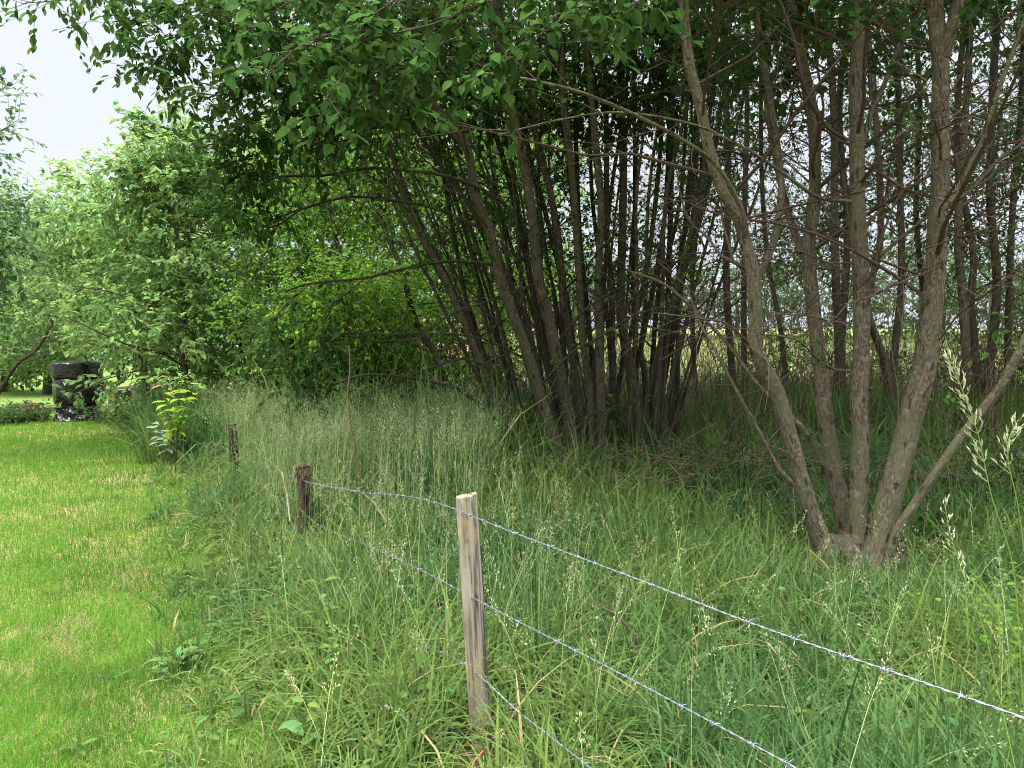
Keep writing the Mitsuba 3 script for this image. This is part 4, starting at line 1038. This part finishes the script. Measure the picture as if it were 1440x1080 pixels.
# yellow-green sapling at the edge of the tall grass
sp_ = thing('sapling', 'yellow-green sapling with bluish shiny lower leaves at the lawn edge before the pale tree', 'sapling')
r = np.random.default_rng(31)
x, y = gpos(246, 668)
z = float(gz(x, y)); dS = y
tw = []
for k in range(9):
    tip = at(*[(232, 560), (268, 540), (222, 600), (252, 525), (280, 545), (240, 585), (226, 530), (262, 575), (215, 595)][k], dS + .3 * r.normal())
    tw.append(spline(np.array([[x, y, z - .03], [x + (tip[0] - x) * .3, y, z + (tip[2] - z) * .6], tip]), 10))
tw = np.array(tw)
add(f'{sp_}__stalk', tubes(tw, np.linspace(.0045, .002, 10), 5)[:2], 'twig_material', True)
for k in range(9):
    for q in range(9):
        t = .45 + .55 * (q + 1) / 9
        p = tw[k][min(9, int(t * 9.01))]
        a = r.random() * 6.28
        dd = np.array([[math.cos(a), math.sin(a) * .8, .15 - .5 * r.random()]])
        base = (.30, .24, .05) if (k == 6 and q > 5) else (.22, .37, .04) if k not in (2, 8) else (.22, .32, .22)
        m, c = leaf_mesh(p[None], dd, np.array([[0, 0, 1.0]]) + .5 * ball(1, r), np.array([.13 + .06 * r.random()]), .46, LEAF10, tint(1, base, .08, .12, r))
        add(f'{sp_}__leaf', m, 'leaf_material', True, c)

# grey-green shrub shoots before the coppice
for q, (px, py, h, n_, lab) in enumerate([(745, 640, 1.15, 240, 'grey-green small-leaved shrub in front of the coppice stems'), (1010, 590, .9, 120, 'faint grey-green shrub between the coppice and the large tree'), (820, 620, 1.6, 90, 'sparse leafy shoots climbing among the coppice stems')]):
    r = np.random.default_rng(500 + q)
    key = thing('shrub', lab, 'shrub')
    d = 1645 / (640 - 505) - .9 + q * .9
    p0 = at(px, py, d); z = float(gz(p0[0], p0[1]))
    o = np.tile([p0[0], p0[1], z], (9, 1)) + r.normal(0, .08, (9, 3)) * [1, 1, 0]
    S = meander(o, unit(np.array([[0, 0, 1.0]]) + .28 * r.normal(size=(9, 3)) * [1, 1, 0]), h * (.9 + .5 * r.random(9)), 9, .1, .05, r)
    o2, t2, _ = along(S, 9, .35, r)
    W = meander(o2, unit(t2 + ball(len(o2), r) * [1, 1, .3]), np.full(len(o2), .28), 4, .2, 0, r)
    add(f'{key}__stem', join([tubes(S, np.linspace(.006, .002, 9), 4), tubes(W, np.linspace(.002, .001, 4), 3)])[:2], 'twig_material', True)
    p, d_, n, s, c = leaves_on(W, max(2, n_ // 30), .1, .055, .36, LEAF4, (.085, .135, .085), r=r, hue=.05)
    put_leaves(f'{key}__foliage', [(p, d_, n, s, .36, LEAF4, c)])

# dead stalks
for q, (pl, d, w0, label, mat) in enumerate([
    ([(508, 760), (507, 720), (503, 660), (495, 610), (489, 560), (492, 520), (491, 486)], 6.6, 4, 'tall bare brown stem standing in the grass between the second post and the nearest post', 'dead_twig_material'),
    ([(408, 733), (404, 700), (397, 664)], 6.0, 3, 'short bleached broken stalk left of the second post', 'straw_stalk'),
    ([(905, 915), (885, 885), (868, 865), (842, 852)], 3.6, 4, 'reddish bare twig slanting through the grass under the top wire', 'dead_twig_material')]):
    if q == 0: scene['straw_stalk'] = {'type': 'twosided', 'bsdf': {'type': 'diffuse', 'reflectance': C(.5, .44, .33)}}
    key = thing('dead_stalk', label, 'dead stalk')
    P = path(pl, d)
    S, R, m = stem_mesh(P, wpx(w0, d), wpx(w0, d) * .45, 6, 24, rough=.2)
    add(f'{key}__stem', m[:2], mat, True)
    r = np.random.default_rng(70 + q)
    W = sprays([P], 5, .22, r)
    add(f'{key}__twig', tubes(W, np.linspace(.002, .0008, 5), 3)[:2], mat, True)


# the oat-like grass stalks close to the camera at the right
def oat(label, pl, d, wst, seed, n=26, tcol=(.33, .37, .23)):
    r = np.random.default_rng(seed)
    key = thing('oat_grass_stalk', label, 'grass stalk')
    P = spline(path(pl, d), 40)
    add(f'{key}__stem', tubes(P, np.linspace(wst, wst * .4, 40), 6)[:2], 'grass_material', True, np.tile((.17, .27, .06), (280, 1)))
    for k in range(n):
        t = .55 + .45 * (k + .5) / n
        p = P[int(t * 39)]; tg = unit(P[min(39, int(t * 39) + 1)] - P[int(t * 39) - 1])
        sd = unit(np.cross(tg, ball(1, r)[0]) - [0, 0, .35]); off = (.010 + .022 * r.random() * (1.1 - t) * 2)
        q = p + (tg * .8 + sd * .6) * off
        ms, cs_ = leaf_mesh(np.repeat(q[None], 4, 0), unit(tg[None] + .3 * sd[None] + .24 * ball(4, r)), ball(4, r), np.array([.0105, .0095, .009, .016]), 0.125, LEAF4, tint(4, tcol, .04, .12, r))
        br = tubes(np.array([p, q]), .0004, 3)
        add(f'{key}__spikelet', join([ms, br[:2]]), 'straw_material', True, np.vstack([cs_, np.tile(tcol, (len(br[0]), 1))]))


oat('tall pale oat-like grass stalk close to the camera at the right edge, leaning left', [(1450, 1130), (1437, 960), (1425, 800), (1395, 700), (1375, 610), (1352, 545), (1335, 498)], (1.25, 1.35), .0013, 81, 52)
oat('second oat-like grass stalk at the right edge, nodding right', [(1470, 1060), (1450, 860), (1433, 720), (1418, 650), (1420, 615), (1432, 590)], (1.3, 1.35), .0012, 82, 26)
oat('long thin grass stalk with white seed heads crossing the top wire at the right', [(1432, 1100), (1410, 1000), (1385, 890), (1352, 800), (1335, 745), (1328, 700)], (1.55, 1.9), .0010, 83, 22, (.40, .42, .31))
oat('upright seeding grass stalk in front of the large tree, left of its foot', [(1040, 860), (1046, 800), (1054, 760), (1066, 722)], (4.6, 4.7), .0022, 84, 20)
oat('seeding grass stalk standing left of the nearest post', [(598, 800), (580, 740), (566, 690), (560, 640), (563, 612)], (4.2, 4.4), .0022, 85, 20)
oat('pale seeding grass stalk before the foot of the coppice', [(765, 700), (752, 640), (738, 590), (728, 570)], (6.6, 6.8), .0025, 86, 16)

# red twine at the foot of the nearest post
scene['red_twine'] = {'type': 'twosided', 'bsdf': {'type': 'principled', 'base_color': C(.55, .10, .07), 'roughness': .5}}
P = spline(path([(662, 1085), (666, 1072), (674, 1062), (684, 1050)], (2.72, 2.8)), 12)
add('baler_twine', tubes(P, np.linspace(.004, .003, 12), 6)[:2], 'red_twine', True, label='short end of red twine at the foot of the nearest fence post', category='twine')

# weeds round the bales and along the far edge of the lawn
r = np.random.default_rng(91)
for q, (px, d, h, n_, lab) in enumerate([(20, 18.2, .55, 70, 'leafy weed clump at the far lawn edge by the left side'), (22, 18.4, .36, 60, 'leafy weed clump left of the bale stack'), (176, 18.0, .6, 70, 'dark bramble clump leaning on the right side of the bale stack'),
                                     (200, 17.0, .5, 60, 'leafy weed clump right of the bale stack'), (228, 16.6, .6, 70, 'leafy weed clump at the far lawn edge under the pale tree'), (-20, 17.5, .6, 60, 'leafy weed clump beyond the left side')]):
    key = thing('weed_clump', lab, 'weeds')
    p0 = at(px, 600, d); z = float(gz(p0[0], d))
    o = np.tile([p0[0], d, z], (n_, 1)) + r.normal(0, .42, (n_, 3)) * [1, .6, 0]
    S = meander(o, unit(np.array([[0, 0, 1.0]]) + .4 * r.normal(size=(n_, 3))), h * (.6 + .6 * r.random(n_)), 5, .2, 0, r)
    add(f'{key}__stalk', tubes(S, np.linspace(.005, .002, 5), 3)[:2], 'twig_material', True, kind='stuff')
    p, d_, n, s, c = leaves_on(S, 12, .1, .10, .55, LEAF4, (.07, .14, .045), r=r)
    put_leaves(f'{key}__foliage', [(p, d_, n, s, .55, LEAF4, c)])

for q, (px, d, w, h, lab) in enumerate([(1010, 8.6, .8, .55, 'dark bramble patch between the coppice foot and the large tree'), (1115, 7.9, .6, .5, 'dark bramble patch behind the left stems of the large tree'), (1220, 7.6, .6, .5, 'dark bramble patch behind the foot of the large tree'),
                                      (1330, 8.2, .8, .6, 'dark bramble patch right of the foot of the large tree'), (1430, 7.6, .7, .65, 'dark bramble patch at the right edge under the leaning stem'), (930, 9.6, .7, .5, 'dark bramble patch at the right side of the coppice foot'), (640, 9.6, .9, .55, 'dark weedy patch left of the coppice foot')]):
    r = np.random.default_rng(700 + q)
    key = thing('bramble_patch', lab, 'bramble')
    p0 = at(px, 540, d); z = float(gz(p0[0], d))
    o = np.tile([p0[0], d, z], (34, 1)) + r.normal(0, .45 * w, (34, 3)) * [1, .7, 0]
    o[:, 2] = gz(o[:, 0], o[:, 1])
    S = meander(o, unit(np.array([[0, 0, 1.0]]) + .7 * r.normal(size=(34, 3)) * [1, 1, 0]), h * 2.2 * (.6 + .6 * r.random(34)), 9, .12, -.14, r)
    S[..., 2] = np.maximum(S[..., 2], gz(S[..., 0], S[..., 1]) + .01)
    add(f'{key}__cane', tubes(S, np.linspace(.005, .002, 9), 4), 'dead_twig_material', True, kind='stuff')
    p, d_, n, s_, c = leaves_on(S, 22, .15, .055, .62, LEAF4, (.036, .072, .024), r=r)
    put_leaves(f'{key}__foliage', [(p, d_, n, s_, .62, LEAF4, c)])

# brushwood lying under the trees
r = np.random.default_rng(95)
k = 520
o = np.stack([r.normal(2.5, 1.5, k), r.normal(8.9, .9, k), .05 + .45 * r.random(k) ** 2], 1)
o[:, 2] += gz(o[:, 0], o[:, 1])
W = meander(o, unit(ball(k, r) * [1, 1, .35]), .4 + .9 * r.random(k), 5, .12, .0, r)
add('brushwood', tubes(W, np.linspace(.006, .002, 5), 4)[:2], 'dead_twig_material', True, label='heap of dead brown brushwood on the ground between coppice and large tree', category='brushwood', kind='stuff')
k = 1500
o = np.stack([r.uniform(.2, 11, k), r.uniform(9.8, 16.5, k), np.zeros(k)], 1); o[:, 2] = gz(o[:, 0], o[:, 1])
W = meander(o, unit(np.array([[0, 0, 1.0]]) + .35 * r.normal(size=(k, 3))), .9 + 1.9 * r.random(k) + 2.6 * (r.random(k) < .3), 7, .08, .02, r)
add('thin_shoots', tubes(W, np.linspace(.008, .002, 7), 4)[:2], 'dead_twig_material', True, label='thin bare reddish shoots rising among the trunks of the thicket', category='shoots', kind='stuff')
print('triangles', sum(len(v[1]) for v in meshkit.WRITTEN.values()), 'entries', len(scene))
